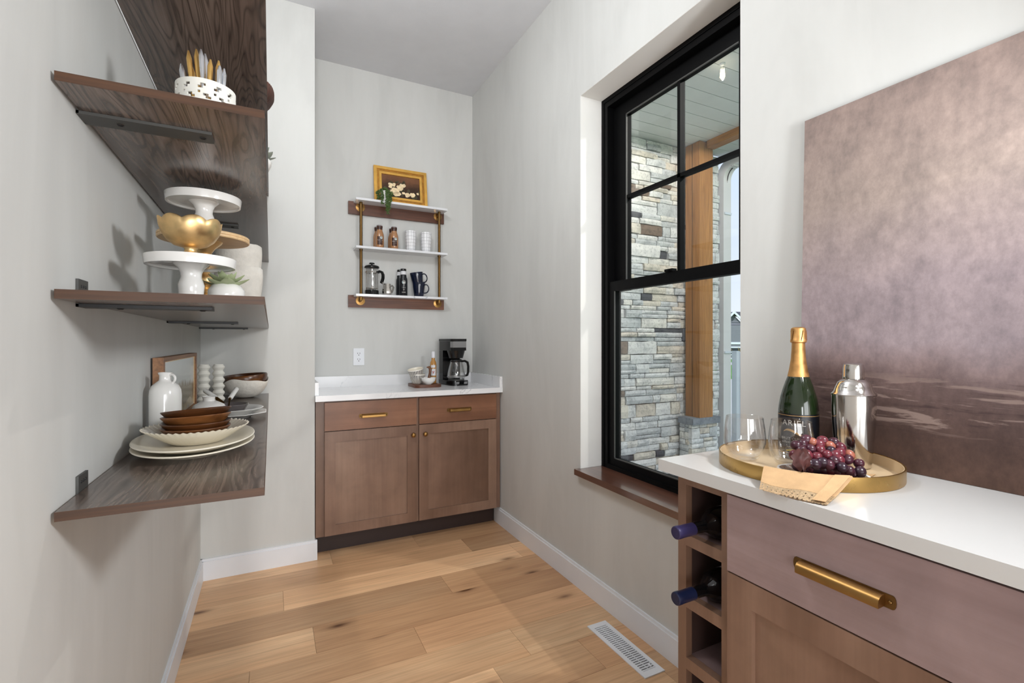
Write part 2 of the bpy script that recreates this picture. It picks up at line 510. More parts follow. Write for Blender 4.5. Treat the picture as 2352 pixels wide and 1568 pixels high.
def rose_mat():
    """old-master style still life ground: brown, darker towards the lower right"""
    m, N, L, p = base_mat('still_life_canvas')
    setp(p, 0.5, 0, 0.3)
    v = tex_coord(N, L)
    sp = N.new('ShaderNodeSeparateXYZ')
    L.new(v, sp.inputs[0])
    n1 = noise_n(N, L, v, 14, 6, 0.7)
    ad = N.new('ShaderNodeMath')
    ad.operation = 'MULTIPLY_ADD'
    ad.inputs[1].default_value = 0.16
    L.new(n1, ad.inputs[0])
    L.new(sp.outputs['Z'], ad.inputs[2])
    g = ramp_n(N, L, ad.outputs[0], [(0.12, C(48, 30, 22)), (0.21, C(62, 42, 28)), (0.27, C(110, 74, 50)), (0.33, C(132, 90, 62))])
    L.new(g, p.inputs['Base Color'])
    return m


M['roses'] = rose_mat()
M['petal'] = plain('painted_petals', C(230, 208, 168), 0.5, var=0.2, vscale=60)
M['painted_leaf'] = plain('painted_leaves', C(66, 60, 36), 0.5, var=0.3, vscale=60)


# ------------------------------------------------------------------ mesh helpers
class B:
    """collects shapes in one bmesh"""

    def __init__(self, mtx=None):
        self.bm = bmesh.new()
        self.mtx = mtx

    def _v(self, co):
        co = Vector(co)
        return self.bm.verts.new(self.mtx @ co if self.mtx else co)

    def box(self, x0, x1, y0, y1, z0, z1):
        v = [self._v(c) for c in ((x0, y0, z0), (x1, y0, z0), (x1, y1, z0), (x0, y1, z0), (x0, y0, z1), (x1, y0, z1), (x1, y1, z1), (x0, y1, z1))]
        for f in ((3, 2, 1, 0), (4, 5, 6, 7), (0, 1, 5, 4), (1, 2, 6, 5), (2, 3, 7, 6), (3, 0, 4, 7)):
            self.bm.faces.new([v[i] for i in f])
        return self

    def prism(self, pts, z0, z1):
        """polygon in xy extruded in z"""
        a = [self._v((x, y, z0)) for x, y in pts]
        b = [self._v((x, y, z1)) for x, y in pts]
        n = len(pts)
        self.bm.faces.new(a[::-1])
        self.bm.faces.new(b)
        for i in range(n):
            self.bm.faces.new((a[i], a[(i + 1) % n], b[(i + 1) % n], b[i]))
        return self

    def lathe(self, prof, n=32, c=(0, 0, 0), rf=None, zf=None, sx=1, sy=1):
        rings = []
        for i, (r, z) in enumerate(prof):
            if r < 1e-6:
                rings.append([self._v((c[0], c[1], c[2] + z))])
            else:
                ring = []
                for k in range(n):
                    t = 2 * pi * k / n
                    rr = r * (rf(t, i) if rf else 1)
                    zz = z + (zf(t, i) if zf else 0)
                    ring.append(self._v((c[0] + rr * cos(t) * sx, c[1] + rr * sin(t) * sy, c[2] + zz)))
                rings.append(ring)
        for a, b in zip(rings, rings[1:]):
            if len(a) == 1 and len(b) == 1:
                continue
            for k in range(n):
                k2 = (k + 1) % n
                if len(a) == 1:
                    self.bm.faces.new((a[0], b[k2], b[k]))
                elif len(b) == 1:
                    self.bm.faces.new((a[k], a[k2], b[0]))
                else:
                    self.bm.faces.new((a[k], a[k2], b[k2], b[k]))
        return self

    def cyl(self, r, z0, z1, c=(0, 0), n=24, r2=None):
        return self.lathe([(0, z0), (r, z0), (r if r2 is None else r2, z1), (0, z1)], n, (c[0], c[1], 0))

    def tube(self, pts, r, n=10, cap=True, flat=None):
        pts = [Vector(p) for p in pts]
        rad = r if isinstance(r, (list, tuple)) else [r] * len(pts)
        rings = []
        t0 = (pts[1] - pts[0]).normalized()
        up = Vector((0, 0, 1)) if abs(t0.z) < 0.9 else Vector((1, 0, 0))
        u = t0.cross(up).normalized()
        for i, p in enumerate(pts):
            t = (pts[min(i + 1, len(pts) - 1)] - pts[max(i - 1, 0)]).normalized()
            u = (u - t * u.dot(t)).normalized()
            w = t.cross(u)
            if flat:
                ring = [self._v(p + u * (a * flat[0]) + w * (b * flat[1])) for a, b in ((-1, -1), (1, -1), (1, 1), (-1, 1))]
            else:
                ring = [self._v(p + (u * cos(2 * pi * k / n) + w * sin(2 * pi * k / n)) * rad[i]) for k in range(n)]
            rings.append(ring)
        m = len(rings[0])
        for a, b in zip(rings, rings[1:]):
            for k in range(m):
                self.bm.faces.new((a[k], a[(k + 1) % m], b[(k + 1) % m], b[k]))
        if cap:
            self.bm.faces.new(rings[0][::-1])
            self.bm.faces.new(rings[-1])
        return self

    def ball(self, c, r, n=14, sx=1, sy=1, sz=1):
        k = n // 2 + 1
        return self.lathe([(r * sin(pi * i / k), -r * cos(pi * i / k) * sz) for i in range(k + 1)], n, c, sx=sx, sy=sy)

    def grid(self, nu, nv, fn):
        v = [[self._v(fn(i / nu, j / nv)) for j in range(nv + 1)] for i in range(nu + 1)]
        for i in range(nu):
            for j in range(nv):
                self.bm.faces.new((v[i][j], v[i + 1][j], v[i + 1][j + 1], v[i][j + 1]))
        return self

    def bevel(self, w, seg=1, ang=0.6):
        ed = [e for e in self.bm.edges if len(e.link_faces) == 2 and e.calc_face_angle(0) > ang]
        bmesh.ops.bevel(self.bm, geom=ed, offset=w, segments=seg, affect='EDGES', profile=0.5, clamp_overlap=True)
        return self

    def mesh(self, name, mat, smooth=35):
        bmesh.ops.recalc_face_normals(self.bm, faces=self.bm.faces)
        me = bpy.data.meshes.new(name)
        self.bm.to_mesh(me)
        self.bm.free()
        if smooth:
            me.polygons.foreach_set('use_smooth', [True] * len(me.polygons))
            me.set_sharp_from_angle(angle=radians(smooth))
        if mat:
            me.materials.append(mat)
        return me


def link(name, data, parent=None, loc=None, rot=None):
    o = bpy.data.objects.new(name, data)
    COL.objects.link(o)
    if parent:
        o.parent = parent
    if loc is not None:
        o.location = loc
    if rot is not None:
        o.rotation_euler = rot
    return o


def part(name, b, mat, parent, smooth=35, loc=None, rot=None):
    return link(name, b.mesh(name, mat, smooth), parent, loc, rot)


def tag(o, label, cat, group=None):
    o['label'] = label
    o['category'] = cat
    if group:
        o['group'] = group
    return o


def thing(name, label, cat, loc=(0, 0, 0), rz=0, group=None, rot=None):
    o = link(name, None, None, loc, rot or (0, 0, rz))
    o.empty_display_size = 0.05
    return tag(o, label, cat, group)


def struct(name, b, mat, smooth=35):
    o = part(name, b, mat, None, smooth)
    o['kind'] = 'structure'
    return o


def dup(o, parent=None, loc=None, rot=None):
    c = o.copy()
    COL.objects.link(c)
    if parent:
        c.parent = parent
    if loc is not None:
        c.location = loc
    if rot is not None:
        c.rotation_euler = rot
    return c


def dup_tree(root, loc, label=None, rz=None):
    kids = [(c, list(c.children)) for c in root.children]
    r = dup(root, None, loc)
    if rz is not None:
        r.rotation_euler = (0, 0, rz)
    if label:
        r['label'] = label
    for c, gs in kids:
        n = dup(c, r)
        for g in gs:
            dup(g, n)
    return r


def text_mesh(s, size, mat, shear=0.0, align='CENTER', space=1.0):
    cu = bpy.data.curves.new('lettering', 'FONT')
    cu.body = s
    cu.size = size
    cu.shear = shear
    cu.align_x = align
    cu.space_character = space
    cu.resolution_u = 2
    cu.offset = -0.016 * size
    o = bpy.data.objects.new('lettering', cu)
    COL.objects.link(o)
    dg = bpy.context.evaluated_depsgraph_get()
    me = bpy.data.meshes.new_from_object(o.evaluated_get(dg))
    bpy.data.objects.remove(o)
    bpy.data.curves.remove(cu)
    me.materials.clear()
    me.materials.append(mat)
    return me


def wrap(me, r, z0, face, off=0.0):
    """bend a flat mesh (x right, y up) round a vertical cylinder; face = angle (from +x) of the outward normal at its middle"""
    for v in me.vertices:
        a = face + (v.co.x + off) / r
        v.co = Vector((r * cos(a), r * sin(a), z0 + v.co.y))
    return me


def face_to_cam(x, y):
    return math.atan2(-y, -x)


def patch(r, a0, a1, z0, z1, n=16, th=0.0006):
    """label band standing slightly proud of a cylinder"""
    b = B()
    b.grid(n, 2, lambda u, v: (r * cos(a0 + (a1 - a0) * u), r * sin(a0 + (a1 - a0) * u), z0 + (z1 - z0) * v))
    return b


# ------------------------------------------------------------------ the room
XL, XR, YJ, YB, XJ, ZC, YR = -0.32, 1.372, 2.903, 3.41, 0.22, 3.082, -3.0
XE = 1.60   # outside face of the window wall
struct('wall_left', B().box(XL - 0.12, XL, YR, YJ, -0.03, ZC), M['wall'])
struct('wall_front_left', B().box(XL - 0.12, XJ, YJ, YB + 0.12, -0.03, ZC), M['wall'])
struct('wall_back', B().box(XJ, XE, YB, YB + 0.12, -0.03, ZC), M['wall'])
struct('wall_rear', B().box(XL - 0.12, XE, YR - 0.12, YR, -0.03, ZC), M['wall'])
WY0, WY1, WZ0, WZ1 = 1.07, 1.98, 0.562, 2.438
b = B()
b.box(XR, XE, YR, WY0, -0.03, ZC)
b.box(XR, XE, WY1, YB, -0.03, ZC)
b.box(XR, XE, WY0, WY1, -0.03, WZ0)
b.box(XR, XE, WY0, WY1, WZ1, ZC)
struct('wall_right', b, M['wall'])
struct('ceiling', B().box(XL - 0.12, XE, YR - 0.12, YB + 0.12, ZC, ZC + 0.1), M['ceiling'])

# floor: sub-floor with every plank a part
floor = struct('floor', B().box(XL - 0.12, XE, YR - 0.12, YB + 0.12, -0.1, -0.014), M['subfloor'])
rows = {0: [0.305, 0.79], 1: [1.05], 2: [0.053, 1.28], 3: [0.789], 4: [0.16], 5: [-0.07, 0.546], 6: [0.906], 7: [0.744, 1.12], 8: [0.2, 1.3], 9: [0.6]}
frng = random.Random(3)
for k in range(-3, 32):
    y1 = 2.99 - 0.1928 * k
    y0 = y1 - 0.1928
    if y0 > YB or y1 < YR:
        continue
    y1c, y0c = min(y1, YB), max(y0, YR)
    js = rows.get(k) or sorted(frng.uniform(XL + 0.15, XR - 0.1) for _ in range(frng.choice((1, 1, 2))))
    xs = [XL - 0.0] + [j for j in js if XL < j < XR] + [XR + 0.0]
    for x0, x1 in zip(xs, xs[1:]):
        if x1 - x0 < 0.02:
            continue
        cx, cy = (x0 + x1) / 2, (y0c + y1c) / 2
        hx, hy = (x1 - x0) / 2 - 0.0005, (y1c - y0c) / 2 - 0.0005
        part('floor_plank', B().box(-hx, hx, -hy, hy, -0.014, 0).bevel(0.0012), M['floor'], floor, loc=(cx, cy, 0))


def baseboard(name, x0, y0, x1, y1, nx, ny):
    """runs from (x0,y0) to (x1,y1) against a wall, proud towards (nx,ny)"""
    b = B()
    for t, z0, z1 in ((0.0125, 0.0005, 0.098), (0.008, 0.098, 0.11)):
        ax, bx = sorted((x0, x1)) if nx == 0 else sorted((x0, x0 + nx * t))
        ay, by = sorted((y0, y1)) if ny == 0 else sorted((y0, y0 + ny * t))
        b.box(ax, bx, ay, by, z0, z1)
    o = struct(name, b, M['trim'])
    return o


baseboard('baseboard_left', XL, YR, XL, YJ, 1, 0)
baseboard('baseboard_front_left', XL, YJ, XJ + 0.0125, YJ, 0, -1)
b = B().box(XJ, XJ + 0.0125, YJ, 2.985, 0.0005, 0.098).box(XJ, XJ + 0.008, YJ, 2.985, 0.098, 0.11)
struct('baseboard_front_left_return', b, M['trim'])
baseboard('baseboard_right', XR, 0.93, XR, 2.985, -1, 0)

# ------------------------------------------------------------------ window
XF = 1.50
win = struct('window_1', B()
             .box(XF, XF + 0.085, WY0, WY0 + 0.05, WZ0 + 0.028, WZ1).box(XF, XF + 0.085, WY1 - 0.05, WY1, WZ0 + 0.028, WZ1)
             .box(XF, XF + 0.085, WY0 + 0.05, WY1 - 0.05, WZ1 - 0.05, WZ1).box(XF, XF + 0.085, WY0 + 0.05, WY1 - 0.05, WZ0 + 0.028, WZ0 + 0.05).bevel(0.003), M['black'])
part('frame_stop', B().box(XF - 0.004, XF + 0.004, WY1 - 0.024, WY1 - 0.02, WZ0 + 0.03, WZ1 - 0.02).box(XF - 0.004, XF + 0.004, WY0 + 0.02, WY1 - 0.02, WZ1 - 0.024, WZ1 - 0.02), M['black'], win)
# upper sash (outer track)
ux0, ux1 = XF + 0.042, XF + 0.075
us = B()
us.box(ux0, ux1, WY0 + 0.05, WY0 + 0.14, 1.47, 2.388).box(ux0, ux1, WY1 - 0.14, WY1 - 0.05, 1.47, 2.388)
us.box(ux0, ux1, WY0 + 0.14, WY1 - 0.14, 2.326, 2.388).box(ux0, ux1, WY0 + 0.14, WY1 - 0.14, 1.472, 1.52)
part('upper_sash', us.bevel(0.003), M['black'], win)
part('glass_bead', B().box(ux0 - 0.002, ux0 + 0.004, WY1 - 0.145, WY1 - 0.14, 1.52, 2.326).box(ux0 - 0.002, ux0 + 0.004, WY0 + 0.14, WY1 - 0.14, 2.321, 2.326), M['grey_metal'], win)
part('muntin_vertical', B().box(ux0 + 0.002, ux1 - 0.002, 1.497, 1.513, 1.52, 2.326).bevel(0.002), M['black'], win)
part('muntin_horizontal', B().box(ux0 + 0.002, ux1 - 0.002, WY0 + 0.14, WY1 - 0.14, 1.915, 1.931).bevel(0.002), M['black'], win)
part('upper_pane', B().box(ux0 + 0.014, ux0 + 0.018, WY0 + 0.135, WY1 - 0.135, 1.515, 2.33), M['window_glass'], win)
# lower sash (inner track)
lx0, lx1 = XF + 0.008, XF + 0.040
ls = B()
ls.box(lx0, lx1, WY0 + 0.05, WY0 + 0.092, 0.60, 1.515).box(lx0, lx1, WY1 - 0.092, WY1 - 0.05, 0.60, 1.515)
ls.box(lx0, lx1, WY0 + 0.092, WY1 - 0.092, 1.467, 1.515).box(lx0, lx1, WY0 + 0.092, WY1 - 0.092, 0.60, 0.645)
part('lower_sash', ls.bevel(0.003), M['black'], win)
part('glass_bead', B().box(lx0 - 0.001, lx0 + 0.004, WY1 - 0.097, WY1 - 0.092, 0.645, 1.467).box(lx0 - 0.001, lx0 + 0.004, WY0 + 0.092, WY1 - 0.092, 0.645, 0.650), M['grey_metal'], win)
part('lower_pane', B().box(lx0 + 0.014, lx0 + 0.018, WY0 + 0.088, WY1 - 0.088, 0.64, 1.47), M['window_glass'], win)
part('sash_lock', B().box(lx0 - 0.006, lx0 + 0.02, 1.50, 1.545, 1.5155, 1.527).box(lx0 - 0.012, lx0, 1.515, 1.53, 1.518, 1.524).bevel(0.003, 2), M['black'], win)
lin = B().box(XR + 0.0005, XF - 0.0003, WY1 - 0.0015, WY1 - 0.0002, WZ0 + 0.029, WZ1 - 0.0002).box(XR + 0.0005, XF - 0.0003, WY0 + 0.0002, WY0 + 0.0015, WZ0 + 0.029, WZ1 - 0.0002).box(XR + 0.0005, XF - 0.0003, WY0 + 0.0015, WY1 - 0.0015, WZ1 - 0.0015, WZ1 - 0.0002)
struct('reveal_lit_lining', lin, M['reveal_lit'])  # thin skin added over the wall to carry the window-lit tone
sill = B().box(1.34, XF + 0.02, WY0 + 0.002, WY1 - 0.002, WZ0 + 0.0005, WZ0 + 0.0285)
sill.box(1.34, XR - 0.0005, WY0 - 0.03, WY0 + 0.002, WZ0 + 0.0005, WZ0 + 0.0285).box(1.34, XR - 0.0005, WY1 - 0.002, WY1 + 0.008, WZ0 + 0.0005, WZ0 + 0.0285)
struct('trim_1', sill, M['sill'])

# ------------------------------------------------------------------ outside: stone wall, porch, neighbour
srng = random.Random(11)


def stone_mesh(i, thin=False):
    r = random.Random(100 + i)
    b = B()
    nu, nv = 4, 2
    ex = [r.uniform(-0.012, 0.012) for _ in range(12)]

    def fn(u, v):
        x, z = u - 0.5, v - 0.5
        ed = (u in (0.0, 1.0)) + (v in (0.0, 1.0))
        y = -0.5 + (0.2 if ed == 2 else 0.13 if ed == 1 else 0.0) + r.uniform(-0.055, 0.055)
        if u not in (0.0, 1.0):
            x += r.uniform(-0.05, 0.05)
        if v in (0.0, 1.0):
            z += r.uniform(-0.05, 0.03) * (1 if v == 1 else -1)
        if u in (0.0, 1.0):
            x += r.uniform(-0.012, 0.004) * (1 if u == 1 else -1)
        return (x, y, z)
    pts = [[fn(a / nu, c / nv) for c in range(nv + 1)] for a in range(nu + 1)]
    V = [[b._v(p) for p in col] for col in pts]
    for a in range(nu):
        for c in range(nv):
            b.bm.faces.new((V[a][c], V[a + 1][c], V[a + 1][c + 1], V[a][c + 1]))
    rim = [V[a][0] for a in range(nu + 1)] + [V[nu][c] for c in range(1, nv + 1)] + [V[a][nv] for a in range(nu - 1, -1, -1)] + [V[0][c] for c in range(nv - 1, 0, -1)]
    back = [b._v((v.co.x, 0.5, v.co.z)) for v in rim]
    n = len(rim)
    for k in range(n):
        b.bm.faces.new((rim[k], back[k], back[(k + 1) % n], rim[(k + 1) % n]))
    b.bm.faces.new(back)
    return b.mesh('stone', M['stone'], 0)


STONES = [stone_mesh(i) for i in range(9)]


def lay_stones(x0, x1, z0, z1, rng, hs=(0.036, 0.125), ws=(0.09, 0.36)):
    """courses of uneven ledge stones: yields (cx, cz, w, h)"""
    out = []
    z = z0
    while z < z1 - 0.005:
        h = rng.choice((rng.uniform(hs[0], hs[0] * 1.5), rng.uniform(hs[0] * 1.3, hs[1]), rng.uniform(hs[0] * 1.3, hs[1])))
        if z1 - z - h < hs[0] * 0.8:
            h = z1 - z
        x = x0 - rng.uniform(0, 0.06)
        while x < x1 - 0.004:
            w = rng.uniform(*ws) * (0.7 + 3.0 * h)
            if x1 - x - w < 0.05:
                w = x1 - x
            a, c = max(x, x0), min(x + w, x1)
            if c - a > 0.02:
                if h > 0.075 and rng.random() < 0.5:
                    m = rng.choice((0.4, 0.5, 0.62))
                    n = 3 if h > 0.12 and rng.random() < 0.35 else 2
                    if n == 2:
                        cuts = [0, m, 1]
                    else:
                        cuts = [0, 0.32, 0.68, 1]
                    for q0, q1 in zip(cuts, cuts[1:]):
                        out.append(((a + c) / 2, z + h * (q0 + q1) / 2, c - a, h * (q1 - q0)))
                else:
                    out.append(((a + c) / 2, z + h / 2, c - a, h))
            x += w
        z += h
    return out


YW = 3.45
sw = thing('stone_wall', 'grey-white ledge stone wall with dark accent stones at the porch end', 'stone wall', (0, 0, 0))
part('backing', B().box(XE + 0.005, 4.05, YW + 0.03, YW + 0.3, -0.15, 3.12), M['mortar'], sw)
cells = lay_stones(2.50, 4.08, -0.13, 3.095, srng)
cells.sort(key=lambda c: abs(c[0] - 3.2))
GAP = 0.004
for i, (cx, cz, w, h) in enumerate(cells[:300]):
    d = srng.uniform(0.05, 0.085)
    o = link('stone', srng.choice(STONES), sw, (cx, YW + 0.04 - d / 2, cz))
    o.scale = (w - GAP, d, h - GAP)
rest = cells[300:] + lay_stones(XE + 0.005, 2.50, -0.13, 3.095, srng)
bm = bmesh.new()
for cx, cz, w, h in rest:
    d = srng.uniform(0.05, 0.08)
    me = srng.choice(STONES).copy()
    me.transform(Matrix.Translation((cx, YW + 0.04 - d / 2, cz)) @ Matrix.Diagonal((w - GAP, d, h - GAP, 1)))
    bm.from_mesh(me)
    bpy.data.meshes.remove(me)
me = bpy.data.meshes.new('stonework')
bm.to_mesh(me)
bm.free()
me.materials.append(M['stone'])
o = link('stonework', me, sw)
o['kind'] = 'stuff'

# timber column on a stone pier
pc = thing('porch_column', 'square cedar post standing on a grey-capped stone pier outside the window', 'column', (3.66, 3.33, -0.12))
part('post', B().box(-0.082, 0.092, -0.10, 0.07, 0.626, 3.215).bevel(0.006, 2), M['cedar'], pc)
part('side_board', B().box(-0.084, -0.0822, -0.016, -0.012, 0.63, 3.21), M['mortar'], pc)
part('pier_core', B().box(-0.145, 0.155, -0.055, 0.07, 0.0, 0.565), M['mortar'], pc)
capb = B()
capb.grid(12, 1, lambda u, v: (-0.177 + 0.361 * u, -0.110 + 0.008 * mnoise.noise((u * 9, v, 1)), 0.565 + 0.058 * v))
for x0, x1, y0, y1, z0, z1 in ((-0.177, 0.184, -0.104, 0.075, 0.566, 0.6255),):
    capb.box(x0, x1, y0, y1, z0, z1)
part('cap_stone', capb.bevel(0.006), M['cap'], pc)
prng = random.Random(5)
for cx, cz, w, h in lay_stones(-0.165, 0.172, 0.0, 0.564, prng, (0.04, 0.10), (0.08, 0.2)):
    o = link('stone', prng.choice(STONES), pc, (cx, -0.067, cz))
    o.scale = (w - 0.004, 0.05, h - 0.004)
for cx, cz, w, h in lay_stones(-0.06, 0.07, 0.0, 0.564, prng, (0.04, 0.10), (0.07, 0.14)):
    o = link('stone', prng.choice(STONES), pc, (-0.147, cx, cz), (0, 0, -pi / 2))
    o.scale = (w - 0.004, 0.04, h - 0.004)

# porch ceiling boards, beam and outer soffit
ps = thing('porch_ceiling', 'pale grey porch ceiling of narrow boards above the stone wall', 'porch ceiling', (0, 0, 3.1))
part('backing', B().box(XE + 0.005, 4.5, -1.5, YW + 0.03, 0.025, 0.2), M['mortar'], ps)
bw = 0.148
yb = YW + 0.028
bme = B().box(XE - 2.63 + 0.005, 3.66 - 2.63, -bw / 2 + 0.003, bw / 2 - 0.003, 0.0, 0.024).bevel(0.004).mesh('soffit_board', M['soffit'])
ome = B().box(3.752 - 4.1, 0.33, -bw / 2 + 0.002, bw / 2 - 0.002, 0.0, 0.024).bevel(0.004).mesh('soffit_board', M['soffit'])
while yb > -1.4:
    link('soffit_board', bme, ps, (2.63, yb - bw / 2, 0))
    link('soffit_board', ome, ps, (4.1, yb - bw / 2, 0.02))
    yb -= bw
tag(part('porch_beam', B().box(3.655, 3.75, -1.4, 3.215, 3.035, 3.119).bevel(0.004), M['cedar_y'], None), 'long cedar beam running under the porch ceiling to the post', 'beam')
fa = tag(part('fascia_board', B().box(4.435, 4.46, -1.4, 3.4, 3.06, 3.24).bevel(0.003), M['vinyl'], None), 'white fascia board along the porch roof edge beyond the beam', 'fascia')

# porch light: clear filament bulb
pl = thing('porch_light', 'small glowing filament bulb on the porch ceiling', 'light', (2.73, 2.27, 3.099))
part('canopy', B().lathe([(0, 0), (0.018, 0), (0.018, -0.008), (0.012, -0.014), (0, -0.014)], 20), M['soffit'], pl)
part('bulb', B().lathe([(0.009, -0.014), (0.012, -0.03), (0.026, -0.06), (0.028, -0.085), (0.018, -0.105), (0, -0.112)], 16), M['clear'], pl)
fb = B()
for a in range(5):
    t = a * 1.256
    fb.tube([(0.010 * cos(t), 0.010 * sin(t), -0.035), (0.016 * cos(t), 0.016 * sin(t), -0.095)], 0.0016, 6)
part('filament', fb, M['bulb'], pl)
_s = add_light('porch_bulb_and_fill', 'SPOT', (2.73, 2.27, 3.05), 70, (1, 0.94, 0.86), radius=0.012, aim=(2.73, 2.27, 0))
_s.data.spot_size = radians(179)
_s.data.spot_blend = 0.05
_s = add_light('porch_bulb_and_fill', 'SPOT', (2.9, 0.4, 3.05), 125, (1, 0.95, 0.88), radius=0.03, aim=(2.9, 0.4, 0))  # added unseen spot without a bulb, brightens the lower stone wall
_s.data.spot_size = radians(179)
_s.data.spot_blend = 0.05

# downspout
ds = thing('downspout', 'white rectangular downspout with curved top beside the stone wall end', 'downspout', (4.19, 3.47, -0.1))
path = [(0, 0, 0.02)] + [(0, 0, 2.98)] + [(0, -0.16 * (1 - cos(t)), 2.98 + 0.16 * sin(t)) for t in [radians(x) for x in range(15, 91, 15)]] + [(0, -2.2, 3.14)]
path = [(x, y, z) for x, y, z in path]
part('pipe', B().tube(path, 0.05, flat=(0.045, 0.055)).bevel(0.008, 2), M['drain'], ds, 30)
eb = B()
for t in [radians(x) for x in range(8, 90, 9)]:
    y, z = -0.16 * (1 - cos(t)), 2.98 + 0.16 * sin(t)
    c, s_ = cos(t), sin(t)
    eb.tube([(0, y - 0.058 * c, z - 0.058 * s_), (0, y + 0.058 * c, z + 0.058 * s_)], 0.05, flat=(0.003, 0.047))
part('elbow_crimp', eb, M['drain'], ds)
for z in (1.2, 2.62):
    part('strap', B().box(-0.049, 0.049, -0.059, 0.059, z, z + 0.02), M['vinyl'], ds)

# vinyl boards leaning beside the downspout
vb = thing('vinyl_board_stack', 'white grooved vinyl boards standing beside the downspout', 'boards', (4.41, 3.50, -0.1))
for k, (dx, ln) in enumerate(((0.0, 0.0), (0.055, 0.025), (0.11, 0.05))):
    bb = B().box(-0.024, 0.024, -0.03, 0.03, 0.0, 1.22 - 0.01 * k)
    o = part('vinyl_board', bb.bevel(0.004), M['vinyl'], vb, loc=(dx + ln, 0.0, 0.0), rot=(0, -ln * 0.8, 0))

struct('floor_porch', B().box(XE + 0.005, 4.5, -1.5, 3.75, -0.3, -0.125), M['concrete'])
o = struct('ground_lawn', B().box(-60, 160, 3.9, 160, -0.5, -0.4).box(4.6, 160, -60, 3.9, -0.5, -0.4), M['lawn'])
# pale drive and road in front of the lawn, walk far behind
dirv = Vector((0.8637, 0.6857, 0))
prp = Vector((0.6857, -0.8637, 0))


def slab(name, t0, t1, half, z, mat):
    b = B()
    q = [dirv * t0 + prp * -half, dirv * t0 + prp * half, dirv * t1 + prp * half, dirv * t1 + prp * -half]
    b.prism([(p.x, p.y) for p in q], -0.41, z)
    return struct(name, b, mat)


slab('ground_driveway', 5.9, 20.5, 16, -0.385, M['road'])
slab('ground_walk', 33, 37, 30, -0.385, M['road'])

# neighbour's house, far
hp = dirv * 44
hs = thing('neighbour_house', 'grey gabled house with white trim far across the lawn', 'house', (hp.x, hp.y, -0.4), rz=-YAW - radians(3))
part('wall', B().box(-1.2, 12, 0, 9, 0, 3.1).prism([(0, 0)], 0, 0) if False else B().box(-1.2, 12, 0, 9, 0, 3.1), M['siding'], hs)
g = B()
v = [g._v(p) for p in ((-2.6, 0.4, 1.55), (2.4, 0.4, 1.55), (-0.1, 0.4, 4.15), (-2.6, 7, 1.55), (2.4, 7, 1.55), (-0.1, 7, 4.15))]
for f in ((0, 1, 2), (5, 4, 3), (0, 3, 4, 1), (1, 4, 5, 2), (2, 5, 3, 0)):
    g.bm.faces.new([v[i] for i in f])
part('gable', g, M['siding'], hs)
for k in range(9):
    z = 1.75 + 0.25 * k
    hw = (4.15 - z) / 2.6 * 2.5
    part('siding_course', B().box(-0.1 - hw, -0.1 + hw, 0.36, 0.395, z - 0.11, z - 0.0), M['siding'], hs)
rf = B()
v = [rf._v(p) for p in ((-0.1, 0.1, 4.35), (-0.1, 9, 4.35), (12, 9, 4.35), (12, 3, 4.35), (2.8, 0.1, 1.5), (12, 0.1, 1.5))]
for f in ((0, 4, 5, 3), (0, 3, 2, 1)):
    rf.bm.faces.new([v[i] for i in f])
v = [rf._v(p) for p in ((-0.1, 0.1, 4.35), (-0.1, 9, 4.35), (-3.0, 9, 1.5), (-3.0, 0.1, 1.5))]
rf.bm.faces.new(v)
part('roof', rf, M['roofing'], hs)
part('gable_trim', B().tube([(2.85, 0.05, 1.42), (-0.1, 0.05, 4.3), (-3.05, 0.05, 1.42)], 0.1, flat=(0.05, 0.12)), M['vinyl'], hs)
part('belt_trim', B().box(-1.3, 12, -0.06, 0.02, 1.36, 1.56), M['vinyl'], hs)
wf = part('window', B().box(-0.75, 0.65, -0.08, -0.005, 0.35, 1.15), M['vinyl'], hs)
part('pane', B().box(-0.63, 0.53, -0.10, -0.081, 0.47, 1.03), M['pane_dark'], wf)
part('foundation_trim', B().box(-1.3, 12, -0.05, 0.02, 0.0, 0.12), M['vinyl'], hs)
bp = dirv * 30
bs = thing('bare_shrub', 'small yellowish bare shrub in front of the grey house', 'shrub', (bp.x + 0.2, bp.y - 0.2, -0.4))
tw = B()
r_ = random.Random(4)
for k in range(40):
    a, s = r_.uniform(0, 6.28), r_.uniform(0.1, 0.6)
    z = r_.uniform(0.7, 1.3)
    tw.tube([(0, 0, 0), (0.3 * s * cos(a), 0.3 * s * sin(a), 0.4 * z), (s * cos(a), s * sin(a), z)], [0.02, 0.014, 0.006], 4)
part('twigs', tw, M['twig'], bs)['kind'] = 'stuff'


# ------------------------------------------------------------------ cabinet pieces
def shaker_door(x0, x1, z0, z1, y, th, rail, mat, knob=None, axis='y'):
    """front at y (facing -y), frame with recessed panel"""
    b = B()
    b.box(x0, x0 + rail, y, y + th, z0, z1).box(x1 - rail, x1, y, y + th, z0, z1)
    b.box(x0 + rail, x1 - rail, y, y + th, z0, z0 + rail).box(x0 + rail, x1 - rail, y, y + th, z1 - rail, z1)
    p = B().box(x0 + rail - 0.004, x1 - rail + 0.004, y + 0.007, y + th - 0.002, z0 + rail - 0.004, z1 - rail + 0.004)
    return b.bevel(0.0015), p


